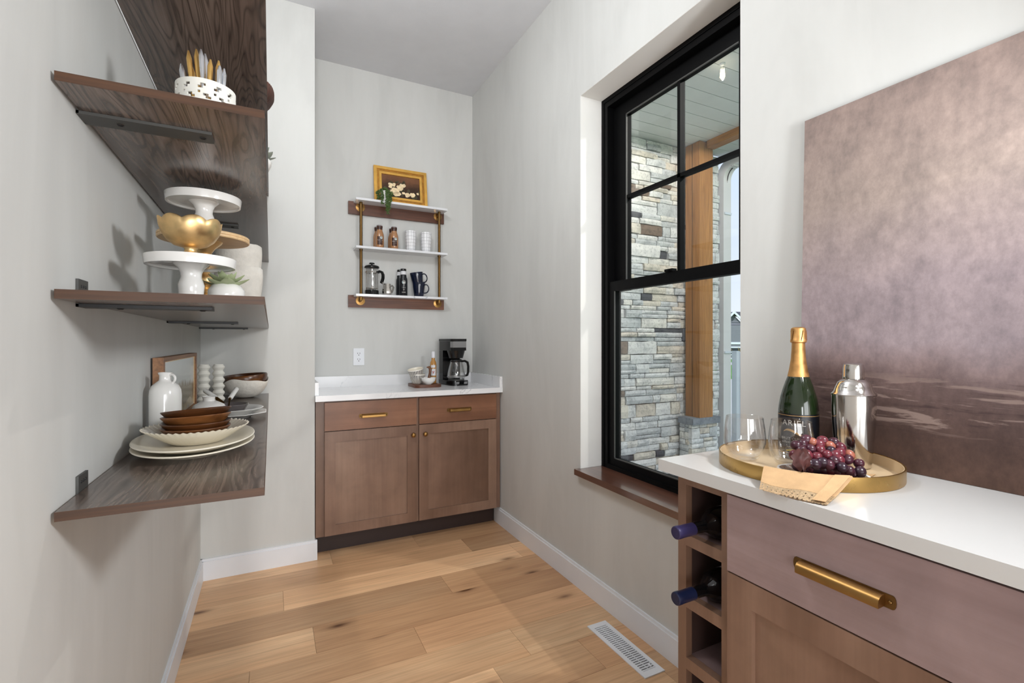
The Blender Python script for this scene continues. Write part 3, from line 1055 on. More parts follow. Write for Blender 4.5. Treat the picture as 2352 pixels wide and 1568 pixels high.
def pull(parent, L_, loc=None, rot=None, mtx=None):
    """cup-shaped bar pull: back plate with rounded ends, half-round hood, two screws; built along x, front = -y"""
    pl_ = B(mtx)
    h = 0.0115
    pts = []
    for cx, a0 in ((L_ / 2 - 0.005, -90), (-L_ / 2 + 0.005, 90)):
        for k in range(7):
            a = radians(a0 + 30 * k)
            pts.append((cx + 0.005 * cos(a) * 1.0, h * sin(a)))
    v0 = [pl_._v((x, -0.0022, z)) for x, z in pts]
    v1 = [pl_._v((x, 0.0, z)) for x, z in pts]
    pl_.bm.faces.new(v0)
    pl_.bm.faces.new(v1[::-1])
    n = len(pts)
    for i in range(n):
        pl_.bm.faces.new((v0[i], v1[i], v1[(i + 1) % n], v0[(i + 1) % n]))
    base = part('pull', pl_, M['brass_dark'], parent)
    hd = B(mtx)
    hl = L_ / 2 - 0.016
    arc = []
    for k in range(9):
        a = radians(90 - 18 * k)
        arc.append((-0.0022 - 0.022 * cos(a) if k < 8 else -0.02, 0.010 * sin(a)))
    arc = [(-0.0024, 0.0095), (-0.010, 0.0098), (-0.017, 0.0075), (-0.0215, 0.003), (-0.023, -0.003), (-0.0225, -0.010), (-0.0205, -0.0102), (-0.021, -0.003), (-0.0195, 0.002), (-0.016, 0.0055), (-0.010, 0.0076), (-0.0024, 0.0075)]
    ends = []
    for x in (-hl, hl):
        ends.append([hd._v((x, y, z)) for y, z in arc])
    m = len(arc)
    for i in range(m):
        hd.bm.faces.new((ends[0][i], ends[1][i], ends[1][(i + 1) % m], ends[0][(i + 1) % m]))
    for s, e_ in ((-1, ends[0]), (1, ends[1])):
        x = s * hl
        cap = [hd._v((x, y, z)) for y, z in ((-0.0024, 0.0095), (-0.010, 0.0098), (-0.017, 0.0075), (-0.0215, 0.003), (-0.023, -0.003), (-0.0225, -0.010), (-0.0024, -0.0095))]
        hd.bm.faces.new(cap)
    part('hood', hd, M['brass'], base, 50)
    for s in (-1, 1):
        part('screw', B(mtx).ball((s * (L_ / 2 - 0.008), -0.003, 0), 0.0032, 10), M['brass_dark'], base)
    return base


# --- far base cabinet in the alcove
fc = thing('base_cabinet', 'brown stained two-door base cabinet in the alcove under white counter', 'cabinet', (0.797, 2.905, 0))
cx0 = 0.797
X = lambda x: x - cx0
b = B()
b.box(X(0.224), X(0.285), 0, 0.02, 0.118, 0.883).box(X(1.318), X(1.366), 0, 0.02, 0.118, 0.883)
b.box(X(0.285), X(1.318), 0, 0.02, 0.845, 0.883).box(X(0.285), X(1.318), 0, 0.02, 0.70, 0.725).box(X(0.285), X(1.318), 0, 0.02, 0.118, 0.15)
b.box(X(0.79), X(0.82), 0, 0.02, 0.15, 0.70).box(X(0.79), X(0.82), 0, 0.02, 0.725, 0.845)
part('face_frame', b.bevel(0.001), M['maple'], fc)
b = B().box(X(0.224), X(0.24), 0.0205, 0.49, 0.12, 0.883).box(X(1.35), X(1.366), 0.0205, 0.49, 0.12, 0.883).box(X(0.24), X(1.35), 0.48, 0.49, 0.12, 0.883).box(X(0.24), X(1.35), 0.0205, 0.48, 0.12, 0.135)
part('carcass', b, M['maple'], fc)
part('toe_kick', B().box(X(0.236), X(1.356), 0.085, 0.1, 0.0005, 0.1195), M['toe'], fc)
for (x0, x1, hc) in ((0.270, 0.796, 0.538), (0.812, 1.331, 1.0715)):
    d = part('drawer', B().box(X(x0), X(x1), -0.0205, -0.0005, 0.715, 0.875).bevel(0.0015), M['maple_x'], fc)
    bs_ = pull(d, 0.165, mtx=Matrix.Translation((X(hc), -0.0207, 0.789)))
for (x0, x1, kx, sgn) in ((0.270, 0.796, 0.772, 1), (0.812, 1.331, 0.846, -1)):
    fr_, pn = shaker_door(X(x0), X(x1), 0.124, 0.710, -0.0205, 0.02, 0.058, None)
    d = part('door', fr_, M['maple'], fc)
    part('door_panel', pn, M['maple'], d)
    kn = B(Matrix.Translation((X(kx), -0.0207, 0.654)) @ Matrix.Rotation(pi / 2, 4, 'X'))
    kn.lathe([(0, 0), (0.006, 0), (0.005, 0.006), (0.0055, 0.010), (0.0125, 0.015), (0.0145, 0.021), (0.0125, 0.027), (0.006, 0.031), (0, 0.0315)], 20)
    part('knob', kn, M['brass'], d)

ct = thing('countertop', 'white veined quartz countertop with backsplash in the alcove', 'countertop', (0.796, 3.14, 0.884))
part('slab', B().box(XJ + 0.0008 - 0.796, XR - 0.0005 - 0.796, 2.874 - 3.14, YB - 0.0005 - 3.14, 0.0, 0.032).bevel(0.003, 2), M['quartz'], ct)
part('backsplash', B().box(XJ + 0.001 - 0.796, XR - 0.001 - 0.796, YB - 0.021 - 3.14, YB - 0.001 - 3.14, 0.0322, 0.104).bevel(0.0015), M['quartz'], ct)
part('side_splash', B().box(XJ + 0.001 - 0.796, XJ + 0.021 - 0.796, 2.905 - 3.14, YB - 0.0215 - 3.14, 0.0322, 0.104).bevel(0.0015), M['quartz'], ct)
part('side_splash', B().box(XR - 0.021 - 0.796, XR - 0.001 - 0.796, 2.876 - 3.14, YB - 0.0215 - 3.14, 0.0322, 0.104).bevel(0.0015), M['quartz'], ct)
CT = 0.9162

# --- outlet
ol = thing('wall_outlet', 'white duplex wall outlet above the alcove counter', 'outlet', (0.537, YB - 0.0005, 1.116))
part('cover_plate', B().box(-0.036, 0.036, -0.006, 0, -0.058, 0.058).bevel(0.003, 2), M['trim'], ol)
part('insert', B().box(-0.017, 0.017, -0.0075, -0.006, -0.034, 0.034).bevel(0.001), M['trim'], ol)
for z in (-0.02, 0.02):
    sl = B()
    sl.box(-0.0085, -0.006, -0.0082, -0.0075, z - 0.001, z + 0.008).box(0.0055, 0.008, -0.0082, -0.0075, z - 0.001, z + 0.008).box(-0.0025, 0.0025, -0.0082, -0.0075, z - 0.011, z - 0.006)
    part('socket_slots', sl, M['black'], ol)

# --- near sideboard with wine rack
SX = 0.93   # face frame plane
sb = thing('sideboard_cabinet', 'brown stained cabinet with wine rack cubbies under the right-hand counter', 'cabinet', (SX, 0.28, 0))
Yl = lambda y: y - 0.28
YE, YN = 0.908, -0.36
b = B()
b.box(0, 0.02, Yl(0.882), Yl(YE), 0.0, 0.884)
b.box(0, 0.02, Yl(0.745), Yl(0.776), 0.118, 0.884)
zs = [0.862, 0.737, 0.710, 0.584, 0.555, 0.430, 0.401, 0.276, 0.247, 0.135]
b.box(0, 0.02, Yl(0.776), Yl(0.882), 0.862, 0.884)
for a, c in ((0.71, 0.737), (0.555, 0.584), (0.401, 0.430), (0.247, 0.276), (0.118, 0.135)):
    b.box(0, 0.02, Yl(0.776), Yl(0.882), a, c)
b.box(0, 0.02, Yl(YN), Yl(0.745), 0.70, 0.72).box(0, 0.02, Yl(YN), Yl(0.745), 0.866, 0.884).box(0, 0.02, Yl(YN), Yl(0.745), 0.118, 0.14)
b.box(0, 0.02, Yl(0.245), Yl(0.262), 0.14, 0.70).box(0, 0.02, Yl(0.245), Yl(0.262), 0.72, 0.866)
part('face_frame', b.bevel(0.001), M['maple'], sb)
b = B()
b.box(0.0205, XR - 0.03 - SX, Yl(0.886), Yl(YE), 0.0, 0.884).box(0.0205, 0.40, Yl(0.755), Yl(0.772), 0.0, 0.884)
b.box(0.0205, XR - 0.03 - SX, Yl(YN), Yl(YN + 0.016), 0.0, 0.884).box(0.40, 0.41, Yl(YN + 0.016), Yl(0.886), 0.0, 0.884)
part('carcass', b, M['maple_shaded'], sb)
for zt in (0.737, 0.584, 0.430, 0.276):
    part('rack_shelf', B().box(0.0205, 0.398, Yl(0.7725), Yl(0.8855), zt - 0.02, zt), M['maple_y_sheen'], sb)
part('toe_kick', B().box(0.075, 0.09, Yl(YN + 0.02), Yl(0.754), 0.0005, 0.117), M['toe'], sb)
R90 = Matrix.Rotation(-pi / 2, 4, 'Z')   # local -y front -> world -x front
for y0, y1 in ((0.262, 0.744), (-0.24, 0.245)):
    d = part('drawer', B().box(-0.0205, -0.0005, Yl(y0), Yl(y1), 0.711, 0.880).bevel(0.0015), M['maple_y_sheen'], sb)
    yc = (y0 + y1) / 2
    if y0 > 0:
        pull(d, 0.172, mtx=Matrix.Translation((-0.0207, Yl(0.5045), 0.793)) @ R90)
    bfr = B()
    r_ = 0.0615
    bfr.box(-0.0205, -0.0005, Yl(y0), Yl(y0 + r_), 0.124, 0.7075).box(-0.0205, -0.0005, Yl(y1 - r_), Yl(y1), 0.124, 0.7075)
    bfr.box(-0.0205, -0.0005, Yl(y0 + r_), Yl(y1 - r_), 0.124, 0.124 + r_).box(-0.0205, -0.0005, Yl(y0 + r_), Yl(y1 - r_), 0.7075 - 0.057, 0.7075)
    d = part('door', bfr.bevel(0.0015), M['maple'], sb)
    part('door_panel', B().box(-0.009, -0.002, Yl(y0 + r_ - 0.004), Yl(y1 - r_ + 0.004), 0.182, 0.654), M['maple'], d)
sc = tag(part('sideboard_countertop', B().box(0.906, XR - 0.001, YN - 0.02, 0.953, 0.8845, 0.914).bevel(0.003, 2), M['quartz_side'], None),
         'white quartz countertop on the right, holding the brass tray', 'countertop')
ST = 0.9142

# painting leaning on the wall
pt = thing('canvas_painting', 'large frameless mauve and brown abstract seascape canvas leaning on the wall', 'painting', (1.331, 0.0, ST + 0.0005), rot=(0, radians(1.55), 0))
part('canvas', B().box(0.0, 0.012, -0.36, 0.849, 0.0, 0.931).bevel(0.001), M['seascape'], pt)
part('stretcher', B().box(0.0121, 0.016, -0.34, 0.83, 0.02, 0.91), M['palewood'], pt)

# floor vent
fv = thing('floor_register', 'white metal louvred floor register beside the right baseboard', 'vent', (1.2565, 1.516, 0.0004))
b = B()
b.box(-0.0475, -0.030, -0.178, 0.178, 0, 0.004).box(0.030, 0.0475, -0.178, 0.178, 0, 0.004).box(-0.030, 0.030, -0.178, -0.150, 0, 0.004).box(-0.030, 0.030, 0.150, 0.178, 0, 0.004)
part('rim', b.bevel(0.0015), M['trim'], fv)
part('shaft', B().box(-0.031, 0.031, -0.151, 0.151, 0.0, 0.0006), M['black'], fv)
lme = B(Matrix.Rotation(radians(40), 4, 'X')).box(-0.030, 0.030, -0.0028, 0.0028, -0.0006, 0.0006).mesh('louvre', M['trim'])
for k in range(26):
    link('louvre', lme, fv, (0, -0.144 + 0.0115 * k, 0.0028))
part('divider', B().box(-0.0018, 0.0018, -0.150, 0.150, 0.0005, 0.0012), M['trim'], fv)
part('lever', B().box(0.010, 0.016, -0.142, -0.128, 0.0045, 0.009).bevel(0.001), M['trim'], fv)

# ------------------------------------------------------------------ left wall shelves
SH = {}
names = {1: 'lowest', 2: 'second lowest', 3: 'second highest', 4: 'highest'}
descr = {1: 'dark oak wall shelf holding platters and wooden bowls, lowest on the left wall',
         2: 'dark oak wall shelf holding the cake stands and gold bowl',
         3: 'dark oak wall shelf holding the white lattice cutlery holder',
         4: 'highest dark oak wall shelf on the left, near the ceiling'}
SX0, SX1, SY0, SY1, STH = -0.3148, -0.0105, 1.032, 2.9005, 0.0155
for i, zt in ((1, 0.942), (2, 1.3055), (3, 1.6605), (4, 2.0155)):
    s = thing('wall_shelf', descr[i], 'shelf', (-0.165, 1.95, zt), group='dark oak shelves on the left wall')
    x0, x1, y0, y1 = SX0 + 0.165, SX1 + 0.165, SY0 - 1.95, SY1 - 1.95
    part('board', B().box(x0, x1 - 0.0008, y0 + 0.0008, y1, -STH, 0), M['shelf'], s)
    part('end_band', B().box(x0, x1 - 0.0008, y0, y0 + 0.0007, -STH, 0), M['shelf_edge'], s)
    part('front_band', B().box(x1 - 0.0007, x1, y0, y1, -STH, 0), M['shelf_edge'], s)
    SH[i] = zt
    for k, yb in enumerate((1.172, 2.035, 2.862)):
        pos = ('nearest the camera', 'in the middle', 'nearest the far wall')[k]
        br = thing('shelf_bracket', 'black flat steel bracket under the %s left-wall shelf, %s' % (names[i], pos), 'bracket', (XL, yb, zt - STH), group='steel brackets under the left shelves')
        w = 0.026
        part('arm', B().box(0.0005, 0.213, -w, w, -0.0062, -0.0004).bevel(0.0012), M['black_metal'] if i != 3 else M['grey_metal'], br)
        part('wall_tab', B().box(0.0004, 0.0046, -w, w, -0.0060, STH + 0.030).bevel(0.0012), M['grey_metal'], br)
        for xs in (0.06, 0.195):
            sc_ = part('screw', B(Matrix.Translation((xs, 0, -0.0064))).lathe([(0, 0), (0.0062, 0), (0.005, -0.0016), (0, -0.0018)], 12), M['black_metal'], br)
            part('screw_slot', B().box(xs - 0.0035, xs + 0.0035, -0.0008, 0.0008, -0.0086, -0.0080), M['black'], sc_)
        for ys in (-0.012, 0.0, 0.012):
            part('screw', B(Matrix.Translation((0.0046, ys, STH + 0.017)) @ Matrix.Rotation(pi / 2, 4, 'Y')).lathe([(0, 0), (0.003, 0), (0.0022, 0.001), (0, 0.0012)], 10), M['black_metal'], br)
S1, S2, S3, S4 = (SH[k] + 0.0004 for k in (1, 2, 3, 4))


def solo_lathe(name, label, cat, loc, prof, mat, n=40, group=None, partname='body', **kw):
    t = thing(name, label, cat, loc, group=group)
    part(partname, B().lathe(prof, n, **kw), mat, t, 40)
    return t


# --- lowest shelf
PX, PY = -0.172, 1.478
oval = [(0, 0.0025), (0.115, 0.0), (0.125, 0.0), (0.128, 0.003), (0.165, 0.0105), (0.196, 0.0185), (0.2, 0.0205), (0.1985, 0.023), (0.195, 0.0232), (0.16, 0.0145), (0.126, 0.0075), (0.11, 0.0062), (0, 0.0062)]
for k, (lab, rz) in enumerate((('cream oval platter at the bottom of the dish stack on the lowest shelf', 0.0), ('cream oval platter directly under the fluted dish on the lowest shelf', 0.05))):
    t = thing('oval_platter', lab, 'platter', (PX, PY, S1 + 0.0128 * k), rz=rz * 0.3, group='stacked oval platters')
    part('platter', B().lathe(oval, 64, sx=0.665), M['cream'], t, 50)
fl = [(0, 0.001), (0.055, 0.0), (0.06, 0.002), (0.075, 0.011), (0.095, 0.025), (0.114, 0.038), (0.116, 0.0405), (0.113, 0.0408), (0.093, 0.028), (0.073, 0.0145), (0.058, 0.0062), (0, 0.0052)]
wt = [0, 0, 0, .25, .6, 1, 1, 1, .6, .25, 0, 0]
solo_lathe('fluted_dish', 'cream fluted dish with scalloped rim under the wooden bowls', 'dish', (PX + 0.002, PY - 0.005, S1 + 0.0200), fl, M['cream'], 240,
           rf=lambda t, i: 1 + 0.022 * wt[i] * cos(48 * t), zf=lambda t, i: 0.0016 * wt[i] * cos(48 * t))
wb = [(0, 0.0), (0.034, 0.0), (0.048, 0.005), (0.064, 0.016), (0.0775, 0.033), (0.0765, 0.0352), (0.0745, 0.0345), (0.060, 0.0185), (0.045, 0.009), (0.03, 0.0052), (0, 0.0052)]
for k, (dz, tx, ty, lab) in enumerate((
        (0.0, 0, 0, 'brown wooden bowl at the bottom of the bowl stack, inside the fluted dish'),
        (0.0125, 0.6, -0.3, 'brown wooden bowl second from the bottom of its stack'),
        (0.0285, 4.0, -2, 'brown wooden bowl just under the top one of its stack'),
        (0.0425, 5.5, -3, 'tilted brown wooden bowl on top of the bowl stack'))):
    t = thing('wooden_bowl', lab, 'bowl', (PX + 0.001 * k, PY - 0.004, S1 + 0.0256 + dz), rz=0.9 * k, group='stacked wooden bowls')
    t.rotation_euler = (radians(-tx), radians(ty), 0.0)
    part('bowl', B().lathe(wb, 48), M['acacia'], t, 50)

jg = thing('ceramic_jug', 'glossy white ceramic jug with a small ring handle on the lowest shelf', 'jug', (-0.268, 1.664, S1))
part('body', B().lathe([(0, 0.002), (0.034, 0), (0.0375, 0.003), (0.0388, 0.03), (0.039, 0.125), (0.0375, 0.14), (0.032, 0.153), (0.022, 0.162), (0.0155, 0.167), (0.0145, 0.172), (0.0145, 0.182), (0.017, 0.186), (0.0175, 0.190), (0.0155, 0.190), (0.0125, 0.183), (0.0125, 0.17), (0, 0.165)], 40), M['white'], jg, 50)
hb = B(Matrix.Rotation(-YAW - 0.1, 4, 'Z'))
hb.tube([(0.0135 + 0.0005, 0, 0.182)] + [(0.0175 + 0.013 * cos(a), 0, 0.1725 + 0.0125 * sin(a)) for a in [radians(x) for x in range(80, -100, -20)]] + [(0.016, 0, 0.163)], 0.0034, 8)
part('handle', hb, M['white'], jg, 60)

fm = thing('landscape_frame', 'wooden framed misty landscape print behind the white jug', 'picture frame', (-0.3005, 2.118, S1))
fh, fl_ = 0.229, 0.362
b = B()
b.box(-0.0138, 0.0138, -fl_, fl_, 0, 0.013).box(-0.0138, 0.0138, -fl_, fl_, fh - 0.013, fh).box(-0.0138, 0.0138, -fl_, -fl_ + 0.022, 0.013, fh - 0.013).box(-0.0138, 0.0138, fl_ - 0.03, fl_, 0.013, fh - 0.013)
part('frame', b.bevel(0.001), M['framewood'], fm)
part('print', B().box(-0.010, 0.006, -fl_ + 0.0225, fl_ - 0.0305, 0.0135, fh - 0.0135), M['landscape'], fm)
part('inner_lip', B().box(0.0062, 0.0085, -fl_ + 0.0225, fl_ - 0.0305, fh - 0.0165, fh - 0.0135).box(0.0062, 0.0085, fl_ - 0.034, fl_ - 0.0308, 0.0135, fh - 0.0166), M['palewood'], fm)

bub = []
for k in range(6):
    R_, z0 = (0.0268, 0.0) if k == 0 else (0.0255, 0.029 * k)
    for q in range(6):
        a = q / 6
        bub.append((R_ - 0.0075 * (0.5 + 0.5 * cos(2 * pi * a)), z0 + 0.029 * a))
bub = [(0, 0.001), (0.019, 0)] + bub[1:] + [(0.0185, 0.1735), (0.0165, 0.1735), (0.0165, 0.12), (0, 0.118)]
t1 = solo_lathe('bubble_candle_holder', 'left of two matte white bubble-stem candle holders beside the framed print', 'candle holder', (-0.271, 2.572, S1), bub, M['matte_white'], 32, 'bubble candle holders')
dup_tree(t1, (-0.2145, 2.576, S1), 'right of two matte white bubble-stem candle holders, next to the white-dipped bowl')

wv = thing('dipped_bowl', 'dark wooden salad bowl with wavy white-painted outside at the shelf end', 'bowl', (-0.112, 2.738, S1))
wv.scale = (1.07, 1.07, 1.13)
ow = lambda t, i: (0.007 * sin(3 * t + 0.6) + 0.004 * sin(5 * t)) * (1 if 5 <= i <= 7 else 0)
part('white_shell', B().lathe([(0, 0.001), (0.030, 0), (0.05, 0.006), (0.072, 0.024), (0.088, 0.050), (0.0955, 0.076), (0.0945, 0.078), (0.0925, 0.076), (0.086, 0.050), (0.05, 0.010), (0, 0.008)], 56, zf=ow), M['plaster'], wv, 60)
part('wood_bowl', B().lathe([(0, 0.0095), (0.045, 0.0105), (0.07, 0.029), (0.084, 0.052), (0.0905, 0.078), (0.091, 0.096), (0.0885, 0.1), (0.0855, 0.096), (0.081, 0.066), (0.066, 0.036), (0.04, 0.018), (0, 0.015)], 48,
                            zf=lambda t, i: 0.006 * cos(t - 0.2) * (i > 3)), M['dark_acacia'], wv, 60)

QX, QY = -0.127, 2.03
oc = thing('octagonal_plate', 'white octagonal plate at the bottom of the far plate pile', 'plate', (QX, QY, S1))
octf = lambda t, i: 1.0 if i < 3 or i > 7 else cos(pi / 8) / cos(((t + pi / 8) % (pi / 4)) - pi / 8)
part('plate', B().lathe([(0, 0.001), (0.06, 0), (0.064, 0.003), (0.085, 0.0125), (0.119, 0.017), (0.121, 0.0185), (0.119, 0.0200), (0.086, 0.016), (0.066, 0.0075), (0, 0.0055)], 64, rf=octf), M['white'], oc, 30)
dp = solo_lathe('dinner_plate', 'round white plate with raised rim on the octagonal plate', 'plate', (QX - 0.003, QY, S1 + 0.0060),
                [(0, 0.001), (0.058, 0), (0.061, 0.003), (0.078, 0.018), (0.104, 0.027), (0.106, 0.0285), (0.104, 0.0300), (0.077, 0.022), (0.06, 0.0075), (0, 0.0055)], M['white'], 56)
sd = solo_lathe('smoked_glass_dish', 'small smoky grey dish sitting on the round white plate', 'dish', (QX - 0.004, QY, S1 + 0.0118),
                [(0, 0.001), (0.036, 0), (0.04, 0.003), (0.050, 0.022), (0.0585, 0.036), (0.0575, 0.038), (0.055, 0.036), (0.046, 0.022), (0.036, 0.006), (0, 0.005)], plain('smoky_glass', C(98, 92, 92), 0.08, coat=0.6), 40)


def server(lab, p0, p1, tip):
    t = thing('cheese_server', lab, 'cheese knife', p1, group='white-handled cheese servers')
    o = Vector(p1)
    a = Vector(p0) - o
    d = a.normalized()
    part('handle', B().tube([d * 0.001, d * 0.003, a - d * 0.003, a], [0.0064, 0.0078, 0.0082, 0.0068], 14), M['white'], t, 50)
    part('ferrule', B().tube([-d * 0.004, d * 0.0009], 0.0042, 10), M['brass_dark'], t)
    e_ = Vector(tip) - o
    part('blade', B().tube([-d * 0.0035, e_ * 0.5, e_], 0.003, flat=(0.0012, 0.006)), M['brass_dark'], t)


server('left white-handled cheese server leaning over the smoky dish', (-0.214, 2.055, 1.043), (-0.176, 2.015, 1.0185), (-0.150, 1.995, 0.999))
server('right white-handled cheese server leaning over the smoky dish', (-0.112, 2.035, 1.047), (-0.130, 1.985, 1.0165), (-0.138, 2.0, 0.972))

wj = solo_lathe('round_jar', 'small round white jar with a short neck behind the wooden bowls', 'jar', (-0.175, 1.79, S1),
                [(0, 0.002), (0.034, 0), (0.045, 0.012), (0.051, 0.035), (0.050, 0.060), (0.042, 0.078), (0.026, 0.087), (0.0175, 0.090), (0.0162, 0.094), (0.0175, 0.101), (0.0195, 0.104), (0.0175, 0.1045), (0.0145, 0.1), (0.0145, 0.088), (0, 0.08)], M['white'])

# --- second shelf: cake stands, gold bowl, pots, succulent
CX, CY = -0.165, 1.333
ped = [(0, 0.002), (0.034, 0), (0.0355, 0.003), (0.029, 0.012), (0.0245, 0.022), (0.0255, 0.034), (0.0265, 0.044), (0.0235, 0.054), (0.0205, 0.062), (0.021, 0.072), (0.0255, 0.083), (0.0335, 0.0915), (0.036, 0.0935), (0.0, 0.0935)]
plate = [(0, 0.0937), (0.036, 0.0937), (0.04, 0.0925), (0.083, 0.0920), (0.084, 0.0875), (0.0885, 0.0870), (0.0912, 0.1055), (0.0905, 0.1075), (0.0, 0.1070)]


def cake_stand(lab, loc):
    t = thing('cake_stand', lab, 'cake stand', loc, group='white ceramic cake stands')
    part('pedestal', B().lathe(ped, 40), M['white'], t, 50)
    part('plate', B().lathe(plate, 64), M['white'], t, 40)
    return t


cake_stand('white ceramic cake stand carrying the gold scalloped bowl', (CX, CY, S2))
gb = thing('gold_bowl', 'gold leaf footed bowl with petal-shaped rim on the white cake stand', 'bowl', (CX, CY - 0.012, S2 + 0.1077))
gpf = [(0, 0.0015), (0.0195, 0.0), (0.0185, 0.003), (0.0135, 0.010), (0.0115, 0.017), (0.0145, 0.0215)]
part('foot', B().lathe(gpf + [(0, 0.0215)], 32), M['gold'], gb, 60)
gprof = [(0, 0.0216), (0.0150, 0.0216), (0.033, 0.0265), (0.047, 0.038), (0.056, 0.053), (0.0605, 0.068), (0.0625, 0.083), (0.0615, 0.0842), (0.059, 0.068), (0.0545, 0.0535), (0.0455, 0.0395), (0.031, 0.0285), (0, 0.024)]
gw = [0, 0, .05, .15, .45, .8, 1, 1, .8, .45, .15, .05, 0]
ph = 0.25
part('petal_bowl', B().lathe(gprof, 160, rf=lambda t, i: 1 + 0.03 * gw[i] * (abs(cos(4 * (t - ph))) - 0.6), zf=lambda t, i: 0.0085 * gw[i] ** 3 * (abs(cos(4 * (t - ph))) ** 0.8 - 0.75)), M['gold'], gb, 60)

ws = thing('wooden_cake_stand', 'cake stand with pale wood plate on a turned gold pedestal', 'cake stand', (-0.163, 1.568, S2))
tp = [(0, 0.001), (0.05, 0), (0.05, 0.006), (0.032, 0.012), (0.019, 0.022), (0.014, 0.034), (0.020, 0.040), (0.0235, 0.048), (0.020, 0.056), (0.0135, 0.062), (0.0225, 0.072), (0.0255, 0.083), (0.021, 0.094), (0.0125, 0.102), (0.011, 0.125), (0.012, 0.14), (0.02, 0.15), (0.0155, 0.156), (0.024, 0.170), (0.040, 0.185), (0.043, 0.190), (0, 0.190)]
part('pedestal', B().lathe(tp, 36), M['gold'], ws, 45)
part('plate', B().lathe([(0, 0.1902), (0.107, 0.1902), (0.109, 0.1925), (0.109, 0.1965), (0.1075, 0.1975), (0.109, 0.1985), (0.109, 0.2035), (0.107, 0.2055), (0, 0.2055)], 64), M['palewood'], ws, 40)
cake_stand('white ceramic cake stand standing on the wooden cake stand, highest in view', (-0.165, 1.572, S2 + 0.2057))


def rough_bowl(lab, loc, s):
    r_ = random.Random(s)
    t = thing('plaster_bowl', lab, 'bowl', loc, group='stacked rough white bowls')
    prof = [(0, 0.003), (0.040, 0.0), (0.050, 0.006), (0.060, 0.03), (0.068, 0.07), (0.073, 0.115), (0.0742, 0.145), (0.073, 0.168), (0.0705, 0.1705), (0.0685, 0.168), (0.069, 0.12), (0.060, 0.05), (0.045, 0.012), (0, 0.010)]
    part('bowl', B().lathe(prof, 56, rf=lambda t_, i: 1 + 0.012 * mnoise.noise((2 * cos(t_), 2 * sin(t_), i * 0.7 + s)), zf=lambda t_, i: 0.002 * mnoise.noise((3 * cos(t_), 3 * sin(t_), s)) * (i > 5)), M['plaster'], t, 60)
    ins = [(0, 0.0105), (0.0445, 0.0125), (0.0592, 0.05), (0.0682, 0.12), (0.0682, 0.160), (0.0672, 0.160), (0.067, 0.12), (0.058, 0.05), (0.044, 0.0135), (0, 0.0115)]
    part('lining', B().lathe(ins, 48), M['plaster_in'], t, 60)
    return t


rough_bowl('rough white plaster bowl on the shelf, lower of two nested', (-0.099, 1.925, S2), 1)
_o = rough_bowl('rough white plaster bowl with grey inside, upper of two nested', (-0.099, 1.925, S2 + 0.0835), 2)
_o.scale = (0.965, 0.965, 0.965)


def leaf_mesh(L_, W, T, mat, curl=0.25):
    """pointed fleshy leaf along +x, rising"""
    b = B()
    n = 7
    rows_ = []
    for i in range(n + 1):
        u = i / n
        w = W * (sin(pi * min(1, (u * 0.92 + 0.08))) ** 0.75) * (1 - 0.15 * u)
        if i == n:
            w = 0.0004
        z = curl * L_ * u * u
        x = L_ * u
        th = T * (1 - u * 0.8)
        rows_.append([b._v((x, -w, z + th * 0.55)), b._v((x, 0, z + th * 0.1)), b._v((x, w, z + th * 0.55)), b._v((x, 0, z - th))])
    for a, c in zip(rows_, rows_[1:]):
        for k in range(4):
            b.bm.faces.new((a[k], a[(k + 1) % 4], c[(k + 1) % 4], c[k]))
    b.bm.faces.new(rows_[0])
    b.bm.faces.new(rows_[-1][::-1])
    return b.mesh('leaf', mat, 60)


def succulent(lab, loc, potprof, zt, rings, sc_=1.0, mat=None, pot=None):
    t = thing('potted_succulent', lab, 'potted plant', loc)
    part('pot', B().lathe(potprof, 40), pot or M['white'], t, 50)
    lm = leaf_mesh(0.045 * sc_, 0.0155 * sc_, 0.0055, mat or M['leaf_pale'])
    rr = random.Random(int(loc[1] * 100))
    for n, el, s, z in rings:
        for k in range(n):
            a = 2 * pi * k / n + n * 0.3 + rr.uniform(-0.12, 0.12)
            o = link('leaf', lm, t, (0.004 * cos(a), 0.004 * sin(a), zt + z), (0, -radians(el + rr.uniform(-5, 5)), a))
            o.scale = (s, s, s)
    return t


succulent('pale green succulent in a round white pot on the second lowest shelf', (-0.098, 1.384, S2),
          [(0, 0.001), (0.022, 0), (0.034, 0.008), (0.0405, 0.024), (0.0395, 0.040), (0.032, 0.052), (0.026, 0.0555), (0.022, 0.053), (0.02, 0.046), (0, 0.045)], 0.050,
          [(6, 3, 1.12, 0.002), (6, 20, 0.95, 0.006), (4, 42, 0.75, 0.008), (3, 66, 0.5, 0.008)])

# --- third shelf: lattice holder with cutlery
lh = thing('lattice_holder', 'white perforated ceramic cutlery holder on the second highest shelf', 'holder', (-0.122, 1.198, S3))
b = B()
nt, nz, RH, HH = 72, 18, 0.0545, 0.089
V = [[b._v((RH * cos(2 * pi * k / nt), RH * sin(2 * pi * k / nt), HH * j / nz)) for k in range(nt)] for j in range(nz + 1)]


def hole(k, j):
    if j < 2 or j > nz - 3:
        return False
    r_, row = (j - 2) % 4, (j - 2) // 4
    q = (k + (3 if row % 2 else 0)) % 6
    if r_ == 0:
        return q in (1, 2)
    if r_ == 1:
        return q in ((2, 3) if row % 2 else (0, 1))
    if r_ == 2:
        return q == 4
    return False


